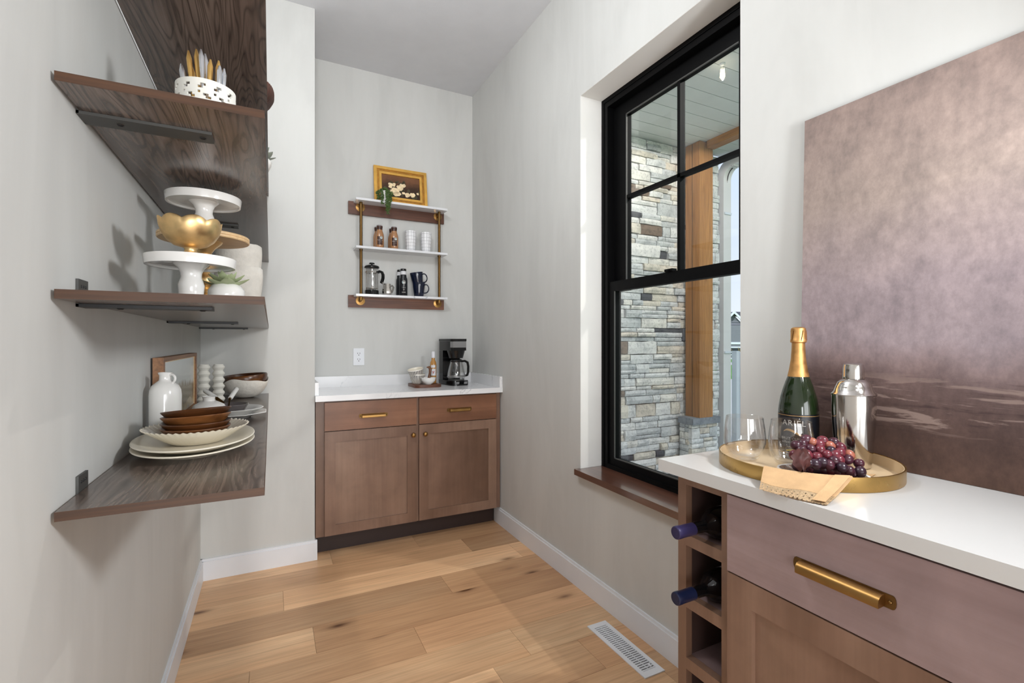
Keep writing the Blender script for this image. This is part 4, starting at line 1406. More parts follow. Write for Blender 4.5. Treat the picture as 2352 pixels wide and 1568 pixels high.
for j in range(nz):
    for k in range(nt):
        if not hole(k, j):
            b.bm.faces.new((V[j][k], V[j][(k + 1) % nt], V[j + 1][(k + 1) % nt], V[j + 1][k]))
bmesh.ops.delete(b.bm, geom=[v for v in b.bm.verts if not v.link_faces], context='VERTS')
bmesh.ops.recalc_face_normals(b.bm, faces=b.bm.faces)
bmesh.ops.solidify(b.bm, geom=list(b.bm.faces), thickness=0.0035)
part('lattice_wall', b, M['matte_white'], lh, 30)
part('base', B().cyl(0.0535, 0.0003, 0.004, n=40), M['matte_white'], lh)
crng = random.Random(21)
NH = Vector((cos(YAW), -sin(YAW), 0))      # screen right, level
CUT = (
        (-0.036, -0.010, 0.143, -0.012, 'silver'), (-0.030, 0.012, 0.150, -0.010, 'goldcut'), (-0.022, -0.008, 0.172, -0.010, 'goldcut'), (-0.013, 0.014, 0.170, -0.007, 'goldcut'),
        (-0.006, -0.006, 0.176, -0.008, 'goldcut'), (0.001, 0.010, 0.176, -0.006, 'silver'), (0.006, -0.012, 0.172, -0.005, 'silver'), (0.020, 0.008, 0.160, 0.004, 'goldcut'),
        (0.014, -0.010, 0.152, 0.003, 'goldcut'), (0.030, -0.004, 0.140, 0.006, 'silver'), (0.035, 0.006, 0.142, 0.005, 'silver'), (0.039, -0.012, 0.138, 0.004, 'silver'))
for k, (off, dep, top, lean, mt) in enumerate(CUT):
    bp_ = Vector((-0.122, 1.198, S3 + 0.0046)) + NH * (off * 0.75) + Vector((NH.y * -1, NH.x, 0)) * dep
    gold = mt == 'goldcut'
    words_ = ['leftmost', 'second from left', 'third from left', 'fourth from left', 'fifth from left', 'rightmost']
    n_ = sum(1 for q in CUT[:k] if q[4] == mt)
    t = thing('flatware', '%s %s flatware handle in the white lattice holder' % (words_[n_], 'gold' if gold else 'silver'), 'cutlery', bp_,
              group='gold flatware in the lattice holder' if gold else 'silver flatware in the lattice holder')
    tip = Vector((NH.x * lean * 1.6, NH.y * lean * 1.6, top - 0.008))
    part('stem', B().tube([(0, 0, 0), tip * 0.45, tip * 0.62], [0.0022, 0.0024, 0.0028], 8), M[mt], t)
    part('handle', B().tube([tip * 0.6, tip * 0.72, tip * 0.9, tip], [0.0028, 0.0048, 0.0052, 0.0016], 8), M[mt], t)

# --- top shelf things that peek past its front edge
rb = thing('ridged_bowl', 'dark brown ridged bowl peeking past the edge of the highest shelf', 'bowl', (-0.107, 1.875, S4))
part('bowl', B().lathe([(0, 0.002), (0.055, 0), (0.085, 0.006), (0.106, 0.024), (0.1165, 0.045), (0.117, 0.066), (0.114, 0.078), (0.111, 0.078), (0.113, 0.064), (0.1, 0.026), (0.06, 0.008), (0, 0.006)], 180,
                       rf=lambda t, i: 1 + 0.010 * cos(60 * t) * (2 < i < 7)), M['choc'], rb, 30)
succulent('grey-green plant in a white pot at the far end of the highest shelf', (-0.052, 2.56, S4),
          [(0, 0.001), (0.03, 0), (0.045, 0.012), (0.055, 0.035), (0.057, 0.052), (0.050, 0.062), (0.045, 0.06), (0.04, 0.05), (0, 0.05)], 0.055,
          [(7, 12, 1.3, 0.004), (6, 35, 1.2, 0.008), (4, 60, 0.9, 0.01)], 1.3, plain('grey_green_leaf', C(150, 158, 146), 0.6, var=0.15))

# ------------------------------------------------------------------ marble wall unit in the alcove
wu = thing('wall_unit', 'walnut, brass and white marble three-tier shelf unit on the alcove wall', 'shelf unit', (0.803, YB, 1.45))
ux = lambda x: x - 0.803
for z0, z1 in ((1.452, 1.534), (2.083, 2.168)):
    part('back_board', B().box(ux(0.467), ux(1.139), -0.0205, -0.0005, z0 - 1.45, z1 - 1.45).bevel(0.003, 2), M['walnut'], wu)
for zt, yb in ((2.1702, -0.0208), (1.853, -0.0008), (1.5352, -0.0208)):
    part('marble_shelf', B().box(ux(0.501), ux(1.131), -0.124, yb, zt - 0.0148 - 1.45, zt - 1.45).bevel(0.002, 2), M['marble'], wu)
for xp in (0.5405, 1.086):
    part('post', B().cyl(0.0098, 1.5354 - 1.45, 1.8378 - 1.45, (ux(xp), -0.072)).cyl(0.0098, 1.8534 - 1.45, 2.155 - 1.45, (ux(xp), -0.072)), M['brass_dark'], wu)
    part('collar', B().cyl(0.0125, 1.830 - 1.45, 1.8379 - 1.45, (ux(xp), -0.072)), M['brass_dark'], wu)
    for zf in (1.497, 2.132):
        fl_b = B(Matrix.Translation((ux(xp + 0.004), -0.0207, zf - 1.45)) @ Matrix.Rotation(pi / 2, 4, 'X'))
        fl_b.lathe([(0, 0), (0.030, 0), (0.030, 0.004), (0.014, 0.006), (0.012, 0.012), (0, 0.012)], 28)
        f_ = part('flange', fl_b, M['brass'], wu)
        zz = zf - 1.45
        ab = B().tube([(ux(xp + 0.004), -0.033, zz), (ux(xp), -0.06, zz), (ux(xp), -0.070, zz + (0.004 if zf < 2 else 0.004)), (ux(xp), -0.072, zz + 0.0222)], 0.0095, 12)
        part('elbow', ab, M['brass'], f_)
M1, M2, M3 = 1.5356, 1.8534, 2.1706

# gilt picture on top
gp = thing('gilt_picture', 'gilt framed still life of pale roses on top of the marble shelf unit', 'picture frame', (0.819, 3.364, M3 + 0.001), rot=(radians(-8), 0, 0))
GW, GH = 0.186, 0.266
for (o_, i_, y0, y1, nm, mt) in ((0.0, 0.020, -0.014, 0.006, 'outer_moulding', 'gilt'), (0.0203, 0.036, -0.009, 0.004, 'cove_moulding', 'gilt_dark'), (0.0363, 0.052, -0.0115, 0.002, 'inner_moulding', 'gilt')):
    b = B()
    b.box(-GW + o_, GW - o_, y0, y1, o_, i_).box(-GW + o_, GW - o_, y0, y1, GH - i_, GH - o_)
    b.box(-GW + o_, -GW + i_, y0, y1, i_, GH - i_).box(GW - i_, GW - o_, y0, y1, i_, GH - i_)
    part(nm, b.bevel(0.003, 2), M[mt], gp)
cv = part('canvas', B().box(-GW + 0.0525, GW - 0.0525, -0.004, 0.0, 0.0525, GH - 0.0525), M['roses'], gp)
rr = random.Random(8)
def blob(b, x, z, r, y):
    n = 9
    ps = [b._v((x + r * rr.uniform(0.7, 1.1) * cos(2 * pi * k / n), y, z + r * rr.uniform(0.7, 1.1) * sin(2 * pi * k / n))) for k in range(n)]
    b.bm.faces.new(ps)
rosb, lfb = B(), B()
for px, py, r in ((890, 440, 34), (930, 420, 24), (1020, 465, 42), (1075, 455, 30), (940, 525, 52), (985, 595, 42), (985, 550, 30), (1120, 620, 38), (1210, 598, 36), (1280, 575, 17), (1075, 560, 20), (1045, 425, 20)):
    fx = (px - 760) / 555
    fz = (py - (240 + (px - 760) * 0.155)) / 375
    x, z = -GW + 0.0525 + fx * (2 * GW - 0.105), GH - 0.0525 - fz * (GH - 0.105)
    R_ = r / 555 * (2 * GW - 0.105) * 1.5
    x = max(-GW + 0.0525 + R_, min(GW - 0.0525 - R_, x)); z = max(0.0525 + R_, min(GH - 0.0525 - R_, z))
    for q in range(4):
        blob(rosb, x + rr.uniform(-0.4, 0.4) * R_, z + rr.uniform(-0.4, 0.4) * R_, R_ * 0.6, -0.0046 - 0.0001 * q)
    for q in range(3):
        blob(lfb, max(-GW + 0.06, min(GW - 0.06, x + rr.uniform(-1.6, 1.6) * R_)), max(0.06, min(GH - 0.07, z + rr.uniform(-1.2, 1.6) * R_)), R_ * 0.5, -0.0042)
part('painted_roses', rosb, M['petal'], cv, 0)
part('painted_leaves', lfb, M['painted_leaf'], cv, 0)

# trailing plant
tpn = thing('trailing_plant', 'small trailing green plant in a white pot beside the gilt picture', 'potted plant', (0.692, 3.313, M3))
part('pot', B().lathe([(0, 0.001), (0.020, 0), (0.024, 0.03), (0.028, 0.062), (0.0285, 0.068), (0.026, 0.068), (0.024, 0.055), (0, 0.055)], 28), M['white'], tpn, 40)
fo = B()
r_ = random.Random(2)
def lf(p):
    s = r_.uniform(0.0042, 0.0066)
    fo.ball(p, s, 6, r_.uniform(0.7, 1.1), r_.uniform(0.7, 1.1), 0.6)
for k in range(120):
    a, q = r_.uniform(0, 6.28), r_.uniform(0, 1) ** 0.5
    lf((0.036 * q * cos(a), 0.026 * q * sin(a), 0.066 + 0.022 * (1 - q * q) + r_.uniform(-0.004, 0.008)))
for a, ln, out in ((-2.9, 0.085, 0.046), (-2.5, 0.07, 0.044), (-2.1, 0.10, 0.046), (-1.5, 0.145, 0.047), (-1.25, 0.16, 0.047), (-0.9, 0.12, 0.046), (-0.4, 0.07, 0.046), (-3.2, 0.06, 0.046), (0.1, 0.04, 0.04)):
    n = int(ln / 0.0042)
    for k in range(n):
        z = 0.066 - ln * k / n
        x_, y_ = (out + 0.004 * sin(k * 0.5)) * cos(a), (out + 0.0) * sin(a)
        if z < 0.006 and y_ > -0.034:
            continue
        for _ in range(2):
            lf((x_ + r_.uniform(-0.007, 0.007), y_ + r_.uniform(-0.005, 0.005), z + r_.uniform(-0.003, 0.003)))
part('foliage', fo, M['leaf_dark'], tpn, 0)['kind'] = 'stuff'


# ready-to-drink coffee bottles
def emblem(parent, r, face, z, s, zlift=0.0):
    """round shop emblem: teal disc, white ring, white crowned figure"""
    eb_ = B()
    pts = [(s * cos(2 * pi * k / 24), s * sin(2 * pi * k / 24)) for k in range(24)]
    def bent(b, poly, rad):
        b.bm.faces.new([b._v((rad * cos(face + x / rad), rad * sin(face + x / rad), z + y)) for x, y in poly])
    bent(eb_, pts, r + 0.0003)
    e_ = part('emblem', eb_, M['emblem'], parent, 0)
    wb_ = B()
    n = 24
    for k in range(n):
        a0, a1 = 2 * pi * k / n, 2 * pi * (k + 1) / n
        bent(wb_, [(q * s * cos(a), q * s * sin(a)) for q, a in ((0.86, a0), (1.0, a0), (1.0, a1), (0.86, a1))], r + 0.0006)
    for poly in ([(-0.22, -0.6), (0.22, -0.6), (0.3, 0.1), (-0.3, 0.1)], [(-0.3, 0.15), (0.3, 0.15), (0.32, 0.55), (0, 0.3), (-0.32, 0.55)], [(-0.6, -0.5), (-0.4, -0.5), (-0.45, 0.2), (-0.6, 0.2)], [(0.4, -0.5), (0.6, -0.5), (0.6, 0.2), (0.45, 0.2)]):
        bent(wb_, [(x * s, y * s) for x, y in poly], r + 0.0006)
    part('emblem_figure', wb_, M['ink_white'], e_, 0)


def milk_coffee(lab, loc, front):
    t = thing('coffee_drink_bottle', lab, 'bottle', loc, group='brown coffee drink bottles')
    part('bottle', B().lathe([(0, 0.002), (0.024, 0), (0.0275, 0.004), (0.028, 0.02), (0.028, 0.078), (0.0265, 0.092), (0.0215, 0.108), (0.0185, 0.116), (0.0182, 0.122), (0, 0.122)], 36), M['coffee'], t, 50)
    part('neck_band', B().lathe([(0, 0.1222), (0.0186, 0.1222), (0.0186, 0.134), (0, 0.134)], 30), M['choc'], t)
    part('cap', B().lathe([(0, 0.1342), (0.0198, 0.1342), (0.0202, 0.137), (0.0200, 0.150), (0.0185, 0.152), (0, 0.152)], 30), M['choc'], t)
    part('cap_ring', B().lathe([(0.0196, 0.1475), (0.0204, 0.1475), (0.0204, 0.149), (0.0196, 0.149)], 30), M['label_white'], t)
    if front:
        fa_ = face_to_cam(loc[0], loc[1])
        R_ = 0.0281
        part('label', patch(R_, fa_ - 0.55, fa_ + 0.75, 0.018, 0.074), M['choc'], t, 60)
        emblem(t, R_ + 0.0002, fa_ + 0.42, 0.066, 0.0095)
        part('lettering', B(), None, t) if False else link('lettering', wrap(text_mesh('frappuccino', 0.0085, M['ink_white'], 0.3), R_ + 0.0004, 0.047, fa_ + 0.12), t)
        link('lettering', wrap(text_mesh('mocha', 0.005, M['ink_white'], 0.3), R_ + 0.0004, 0.036, fa_ + 0.3), t)
    return t


milk_coffee('brown bottled coffee drink in front, left pair on the middle marble shelf', (0.659, 3.3165, M2), True)
milk_coffee('brown bottled coffee drink in front, right pair, beside the checked cups', (0.757, 3.3165, M2), True)
milk_coffee('brown bottled coffee drink behind the left front bottle', (0.655, 3.3745, M2), False)
milk_coffee('brown bottled coffee drink behind the right front bottle', (0.756, 3.3745, M2), False)


def check_mat():
    m, N, L, p = base_mat('checked_glaze')
    setp(p, 0.3)
    tc = N.new('ShaderNodeTexCoord')
    sp = N.new('ShaderNodeSeparateXYZ')
    L.new(tc.outputs['Object'], sp.inputs[0])
    def line(src, period, w, off=0.0):
        a = N.new('ShaderNodeMath'); a.operation = 'ADD'; a.inputs[1].default_value = 10 * period + off
        L.new(src, a.inputs[0])
        mo = N.new('ShaderNodeMath'); mo.operation = 'MODULO'; mo.inputs[1].default_value = period
        L.new(a.outputs[0], mo.inputs[0])
        lt = N.new('ShaderNodeMath'); lt.operation = 'LESS_THAN'; lt.inputs[1].default_value = w
        L.new(mo.outputs[0], lt.inputs[0])
        return lt.outputs[0]
    at = N.new('ShaderNodeMath'); at.operation = 'ARCTAN2'
    L.new(sp.outputs['Y'], at.inputs[0]); L.new(sp.outputs['X'], at.inputs[1])
    mx = N.new('ShaderNodeMath'); mx.operation = 'MAXIMUM'
    L.new(line(sp.outputs['Z'], 0.0225, 0.0011, 0.012), mx.inputs[0])
    L.new(line(at.outputs[0], 2 * pi / 12, 0.034, 0.2), mx.inputs[1])
    L.new(mix_n(N, L, mx.outputs[0], C(232, 232, 234), C(60, 60, 66)), p.inputs['Base Color'])
    return m


M['check'] = check_mat()
cup = [(0, 0.001), (0.030, 0), (0.0315, 0.003), (0.0388, 0.112), (0.0382, 0.1135), (0.0372, 0.112), (0.0302, 0.005), (0, 0.004)]
for lab, x, dz in (('checked white paper-style cup, lower of the left stack beside the coffee bottles', 0.879, 0.0), ('checked white cup nested on top in the left stack', 0.879, 0.0265),
                   ('checked white cup, lower of the right stack by the brass post', 0.990, 0.0), ('checked white cup nested on top in the right stack', 0.990, 0.0265)):
    solo_lathe('checked_cup', lab, 'cup', (x, 3.343, M2 + dz), cup, M['check'], 36, 'checked cups on the middle marble shelf')

# bottom marble shelf
fp = thing('french_press', 'glass french press with black lid and handle on the lowest marble shelf', 'coffee press', (0.612, 3.338, M1))
part('beaker', B().lathe([(0.0, 0.032), (0.040, 0.032), (0.0425, 0.036), (0.0435, 0.10), (0.0435, 0.170), (0.046, 0.176), (0.0445, 0.177), (0.042, 0.170), (0.0412, 0.04), (0, 0.0345)], 36), M['clear'], fp, 50)
b = B().lathe([(0.0, 0.002), (0.043, 0), (0.0455, 0.003), (0.0455, 0.026), (0.0445, 0.030), (0, 0.0305)], 36)
part('base', b, M['gloss_black'], fp)
fb_ = B().lathe([(0.0442, 0.147), (0.0455, 0.147), (0.0455, 0.157), (0.0442, 0.157)], 36)
for k in range(4):
    a = pi / 4 + k * pi / 2
    fb_.tube([(0.0452 * cos(a), 0.0452 * sin(a), 0.03), (0.0452 * cos(a), 0.0452 * sin(a), 0.15)], 0.0014, 6)
part('frame_band', fb_, M['steel'], fp)
part('lid', B().lathe([(0, 0.178), (0.044, 0.178), (0.049, 0.181), (0.050, 0.186), (0.046, 0.194), (0.03, 0.199), (0.008, 0.200), (0, 0.200)], 36), M['gloss_black'], fp, 50)
part('plunger', B().cyl(0.0022, 0.04, 0.205, (0, 0), 8).cyl(0.0405, 0.040, 0.046, (0, 0), 32), M['steel'], fp)
part('plunger_knob', B().lathe([(0, 0.203), (0.005, 0.203), (0.006, 0.207), (0.018, 0.2085), (0.0185, 0.213), (0.015, 0.217), (0, 0.218)], 24), M['gloss_black'], fp, 50)
ha = -YAW - 0.25
hd = B(Matrix.Rotation(ha, 4, 'Z')).tube([(0.0465, 0, 0.150), (0.060, 0, 0.156), (0.076, 0, 0.150), (0.084, 0, 0.132), (0.083, 0, 0.108), (0.074, 0, 0.082), (0.070, 0, 0.076)], 0.008, flat=(0.0065, 0.0085)).bevel(0.003, 2)
part('handle', hd, M['gloss_black'], fp, 50)
sp_ = B(Matrix.Rotation(ha + pi, 4, 'Z')).tube([(0.044, 0, 0.170), (0.056, 0, 0.181)], [0.006, 0.004], 8)
part('spout', sp_, M['clear'], fp)

cr = thing('steel_creamer', 'small faceted polished steel creamer beside the french press', 'creamer', (0.708, 3.313, M1))
part('body', B().lathe([(0, 0.001), (0.024, 0), (0.031, 0.010), (0.0325, 0.028), (0.028, 0.055), (0.0275, 0.076), (0.0265, 0.076), (0.0268, 0.055), (0.030, 0.028), (0, 0.006)], 10), M['steel'], cr, 20)
hd = B(Matrix.Rotation(ha, 4, 'Z')).tube([(0.0275, 0, 0.060), (0.040, 0, 0.062), (0.048, 0, 0.052), (0.042, 0, 0.030), (0.034, 0, 0.014)], 0.003, flat=(0.0016, 0.006))
part('handle', hd, M['steel'], cr)


def black_coffee(lab, loc, front):
    t = thing('black_coffee_bottle', lab, 'bottle', loc, group='black bottled coffees')
    part('bottle', B().lathe([(0, 0.002), (0.024, 0), (0.0272, 0.004), (0.0275, 0.105), (0.0265, 0.117), (0.0215, 0.128), (0.0210, 0.146), (0, 0.146)], 36), M['label_black'], t, 50)
    part('neck', B().lathe([(0.0, 0.1462), (0.0212, 0.1462), (0.0206, 0.165), (0.019, 0.171), (0, 0.171)], 30), M['label_white'], t)
    part('cap', B().lathe([(0, 0.1712), (0.0202, 0.1712), (0.0205, 0.184), (0.019, 0.1865), (0, 0.1865)], 30), M['gloss_black'], t)
    if front:
        fa_ = face_to_cam(loc[0], loc[1]) + 0.12
        emblem(t, 0.0276, fa_, 0.092, 0.0125)
        for s, sz, z in (('COFFEE', 0.0085, 0.053), ('ICED', 0.004, 0.068)):
            if s == 'COFFEE':
                link('lettering', wrap(text_mesh(s, sz, M['ink_white']), 0.0279, z, fa_), t)
        lines = B()
        for z, w in ((0.068, 0.006), (0.042, 0.004), (0.038, 0.004), (0.024, 0.014), (0.0205, 0.013)):
            lines.grid(6, 1, lambda u, v, z=z, w=w: (0.0278 * cos(fa_ + (u - 0.5) * 2 * w / 0.0278), 0.0278 * sin(fa_ + (u - 0.5) * 2 * w / 0.0278), z + 0.0011 * v))
        part('small_print', lines, M['ink_white'], t)


black_coffee('black bottled coffee in front, with white lettering, lowest marble shelf', (0.821, 3.317, M1), True)
black_coffee('black bottled coffee half hidden behind the lettered one', (0.812, 3.3745, M1), False)


def mug(lab, loc, rot):
    t = thing('navy_mug', lab, 'mug', loc, rot=rot, group='stacked navy mugs')
    part('body', B().lathe([(0, 0.002), (0.030, 0), (0.0325, 0.004), (0.037, 0.03), (0.0425, 0.07), (0.0455, 0.100), (0.0450, 0.1025), (0.0435, 0.1015), (0.040, 0.07), (0.033, 0.02), (0, 0.008)], 48,
                           rf=lambda t_, i: 1 + 0.012 * cos(16 * t_) * (2 <= i <= 5)), M['navy'], t, 60)
    hb_ = B(Matrix.Rotation(ha + 0.1, 4, 'Z'))
    hb_.tube([(0.0425, 0, 0.084)] + [(0.050 + 0.023 * cos(a), 0, 0.057 + 0.030 * sin(a)) for a in [radians(x) for x in range(80, -100, -20)]] + [(0.0385, 0, 0.026)], 0.0042, 8)
    part('handle', hb_, M['navy'], t, 60)


mug('dark navy mug with ring handle, lower of two on the lowest marble shelf', (0.938, 3.345, M1), (0, 0, 0))
mug('dark navy mug tilted on top of the other navy mug', (0.9345, 3.345, M1 + 0.0705), (radians(2), radians(-9), 0))

# ------------------------------------------------------------------ alcove counter things
bd = thing('serving_board', 'rounded brown wooden board under the striped bowls', 'board', (0.93, 3.175, CT))
bpts = [(-0.09, -0.075), (-0.078, -0.098), (-0.055, -0.107), (0.045, -0.101), (0.078, -0.092), (0.094, -0.07), (0.094, 0.08), (0.085, 0.1), (0.065, 0.108), (-0.065, 0.108), (-0.085, 0.1), (-0.092, 0.08)]
part('board', B().prism(bpts, 0, 0.019).bevel(0.004, 2), M['walnut'], bd, 50)
part('foot', B(), None, bd) if False else None
BT = CT + 0.0194


def stripe_mat():
    m, N, L, p = base_mat('striped_glaze')
    setp(p, 0.35)
    tc = N.new('ShaderNodeTexCoord')
    sp = N.new('ShaderNodeSeparateXYZ')
    L.new(tc.outputs['Object'], sp.inputs[0])
    at = N.new('ShaderNodeMath'); at.operation = 'ARCTAN2'
    L.new(sp.outputs['Y'], at.inputs[0]); L.new(sp.outputs['X'], at.inputs[1])
    a = N.new('ShaderNodeMath'); a.operation = 'ADD'; a.inputs[1].default_value = 10
    L.new(at.outputs[0], a.inputs[0])
    mo = N.new('ShaderNodeMath'); mo.operation = 'MODULO'; mo.inputs[1].default_value = 2 * pi / 30
    L.new(a.outputs[0], mo.inputs[0])
    wz = N.new('ShaderNodeMath'); wz.operation = 'MULTIPLY_ADD'; wz.inputs[1].default_value = 1.5; wz.inputs[2].default_value = 0.035
    L.new(sp.outputs['Z'], wz.inputs[0])
    lt = N.new('ShaderNodeMath'); lt.operation = 'LESS_THAN'
    L.new(mo.outputs[0], lt.inputs[0]); L.new(wz.outputs[0], lt.inputs[1])
    zt = N.new('ShaderNodeMath'); zt.operation = 'LESS_THAN'; zt.inputs[1].default_value = 0.058
    L.new(sp.outputs['Z'], zt.inputs[0])
    mu = N.new('ShaderNodeMath'); mu.operation = 'MULTIPLY'
    L.new(lt.outputs[0], mu.inputs[0]); L.new(zt.outputs[0], mu.inputs[1])
    L.new(mix_n(N, L, mu.outputs[0], C(228, 222, 212), C(34, 34, 40)), p.inputs['Base Color'])
    return m


M['stripe'] = stripe_mat()
for k, (lab, dz, rot) in enumerate((('black and white striped bowl, lower of two on the wooden board', 0, (0, 0, 0)), ('tilted black and white striped bowl nested on top', 0.037, (radians(5), radians(-11), 0)))):
    t = thing('striped_bowl', lab, 'bowl', (0.884 - 0.004 * k, 3.185, BT + dz), rot=rot, group='striped bowls on the board')
    part('outside', B().lathe([(0, 0.002), (0.028, 0), (0.034, 0.004), (0.046, 0.03), (0.0535, 0.064), (0.0525, 0.0652)], 48), M['stripe'], t, 60)
    part('inside', B().lathe([(0.0524, 0.0653), (0.0510, 0.064), (0.044, 0.031), (0.032, 0.007), (0, 0.005)], 48), M['cream'], t, 60)
wbw = solo_lathe('dip_bowl', 'small plain white bowl in front of the striped bowls', 'bowl', (0.936, 3.107, BT),
                 [(0, 0.002), (0.020, 0), (0.022, 0.003), (0.036, 0.012), (0.046, 0.028), (0.050, 0.044), (0.049, 0.0455), (0.0475, 0.044), (0.043, 0.029), (0.033, 0.0155), (0, 0.008)], M['white'])
sc2 = thing('wooden_scoop', 'curved orange-brown wooden scoop standing in the small white bowl', 'scoop', (0.938, 3.112, BT + 0.0145))
part('handle', B().tube([(0, 0, 0), (0.004, 0, 0.03), (0.012, 0.002, 0.062), (0.014, 0.004, 0.085), (0.004, 0.004, 0.1), (-0.010, 0.002, 0.098)], [0.008, 0.009, 0.0085, 0.010, 0.008, 0.005], 10, flat=None), M['acacia'], sc2, 60)
part('scoop_bowl', B().ball((0, 0, -0.001), 0.012, 12, 1, 1, 0.55), M['acacia'], sc2, 60)

sy = thing('syrup_bottle', 'slim amber syrup bottle with white cap and label beside the coffee maker', 'bottle', (0.9965, 3.195, BT))
part('bottle', B().lathe([(0, 0.002), (0.0195, 0), (0.022, 0.003), (0.022, 0.128), (0.020, 0.142), (0.0125, 0.156), (0.0115, 0.172), (0, 0.172)], 32), M['amber'], sy, 50)
part('cap', B().lathe([(0, 0.1722), (0.0135, 0.1722), (0.0138, 0.212), (0.012, 0.216), (0, 0.216)], 28), M['label_white'], sy)
fs = face_to_cam(0.9965, 3.195)
lb = part('label', patch(0.0222, fs - 0.85, fs + 0.85, 0.052, 0.098), M['label_white'], sy, 60)
part('neck_label', patch(0.0222, fs - 0.7, fs + 0.7, 0.106, 0.124), M['label_white'], sy, 60)
rd = B()
for x, y in ((-0.004, 0.078), (0.003, 0.073), (0.0, 0.069), (0.005, 0.080)):
    a = fs + x / 0.0225
    rd.ball((0.0222 * cos(a), 0.0222 * sin(a), y), 0.0034, 8)
part('red_mark', rd, plain('red_print', C(176, 70, 50), 0.5), lb)

cm = thing('coffee_maker', 'black drip coffee maker with silver band and glass carafe', 'coffee maker', (1.160, 3.222, CT), rz=radians(7))
b = B().prism([(-0.07, -0.06), (-0.062, -0.088), (-0.045, -0.104), (0.045, -0.104), (0.062, -0.088), (0.07, -0.06), (0.07, 0.105), (-0.07, 0.105)], 0.0005, 0.034).bevel(0.006, 2)
part('base', b, M['gloss_black'], cm, 45)
part('warming_plate', B().cyl(0.056, 0.0343, 0.039, (0, -0.028), 32), M['grey_metal'], cm)
part('control_panel', B(Matrix.Translation((0, -0.1035, 0.020)) @ Matrix.Rotation(radians(18), 4, 'X')).box(-0.040, 0.040, -0.004, 0.002, -0.011, 0.011).bevel(0.002), M['black'], cm)
for x in (-0.031, 0.031):
    part('button', B(Matrix.Translation((x, -0.108, 0.020)) @ Matrix.Rotation(radians(18), 4, 'X')).prism([(-0.012, -0.003), (0.012, -0.003), (0.012, 0.001), (-0.012, 0.001)], -0.008, 0.008).bevel(0.001), M['screen'], cm)
part('column', B().box(-0.068, 0.068, 0.045, 0.104, 0.0345, 0.24).bevel(0.006, 2), M['gloss_black'], cm, 45)
part('housing', B().prism([(-0.068, 0.0), (-0.062, -0.06), (-0.05, -0.082), (0.05, -0.082), (0.062, -0.06), (0.068, 0.0), (0.068, 0.104), (-0.068, 0.104)], 0.2405, 0.306).bevel(0.003), M['gloss_black'], cm, 45)
part('lid', B().prism([(-0.070, 0.0), (-0.064, -0.062), (-0.051, -0.085), (0.051, -0.085), (0.064, -0.062), (0.070, 0.0), (0.070, 0.106), (-0.070, 0.106)], 0.3065, 0.322).bevel(0.004, 2), M['gloss_black'], cm, 45)
part('silver_band', B().prism([(-0.0625, -0.0605), (-0.0505, -0.0828), (0.0505, -0.0828), (0.0625, -0.0605), (0.062, -0.059), (0.05, -0.0815), (-0.05, -0.0815), (-0.062, -0.059)], 0.262, 0.303), M['screen'], cm)
part('filter_basket', B().lathe([(0, 0.188), (0.050, 0.188), (0.064, 0.2402), (0, 0.2402)], 32, (0, -0.022, 0)), M['gloss_black'], cm, 40)
ca = part('carafe', B().lathe([(0, 0.0395), (0.052, 0.0395), (0.060, 0.046), (0.0635, 0.060), (0.062, 0.085), (0.053, 0.125), (0.044, 0.155), (0.0435, 0.160), (0.0425, 0.158), (0.051, 0.125), (0.060, 0.085), (0.061, 0.06), (0.05, 0.043), (0, 0.042)], 40, (0, -0.028, 0)), M['clear'], cm, 50)
part('carafe_lid', B().lathe([(0, 0.1605), (0.046, 0.1605), (0.047, 0.167), (0.040, 0.178), (0.02, 0.184), (0, 0.184)], 32, (0, -0.028, 0)), M['gloss_black'], ca, 40)
part('carafe_band', B().lathe([(0.0632, 0.056), (0.0645, 0.056), (0.0645, 0.062), (0.0632, 0.062)], 40, (0, -0.028, 0)), M['screen'], ca)
hm = Matrix.Translation((0, -0.028, 0)) @ Matrix.Rotation(radians(-38), 4, 'Z')
part('carafe_handle', B(hm).tube([(0.044, 0, 0.166), (0.062, 0, 0.168), (0.080, 0, 0.158), (0.086, 0, 0.13), (0.085, 0, 0.09), (0.078, 0, 0.068), (0.066, 0, 0.066)], 0.01, flat=(0.010, 0.0075)).bevel(0.003, 2), M['gloss_black'], ca, 50)

# ------------------------------------------------------------------ sideboard things
TX, TY = 1.150, 0.720
tr = thing('brass_tray', 'round brass tray with cream enamel inside on the right-hand counter', 'tray', (TX, TY, ST))
part('rim', B().lathe([(0.186, 0.0005), (0.1895, 0.0005), (0.190, 0.002), (0.190, 0.031), (0.189, 0.0318), (0.1872, 0.0315), (0.1870, 0.0045)], 96), M['brass_tray'], tr, 50)
part('enamel', B().lathe([(0, 0.0005), (0.1868, 0.0005), (0.1868, 0.030), (0.1852, 0.030), (0.1840, 0.006), (0.180, 0.0036), (0, 0.0034)], 96), M['tray_in'], tr, 50)
TF = ST + 0.0040

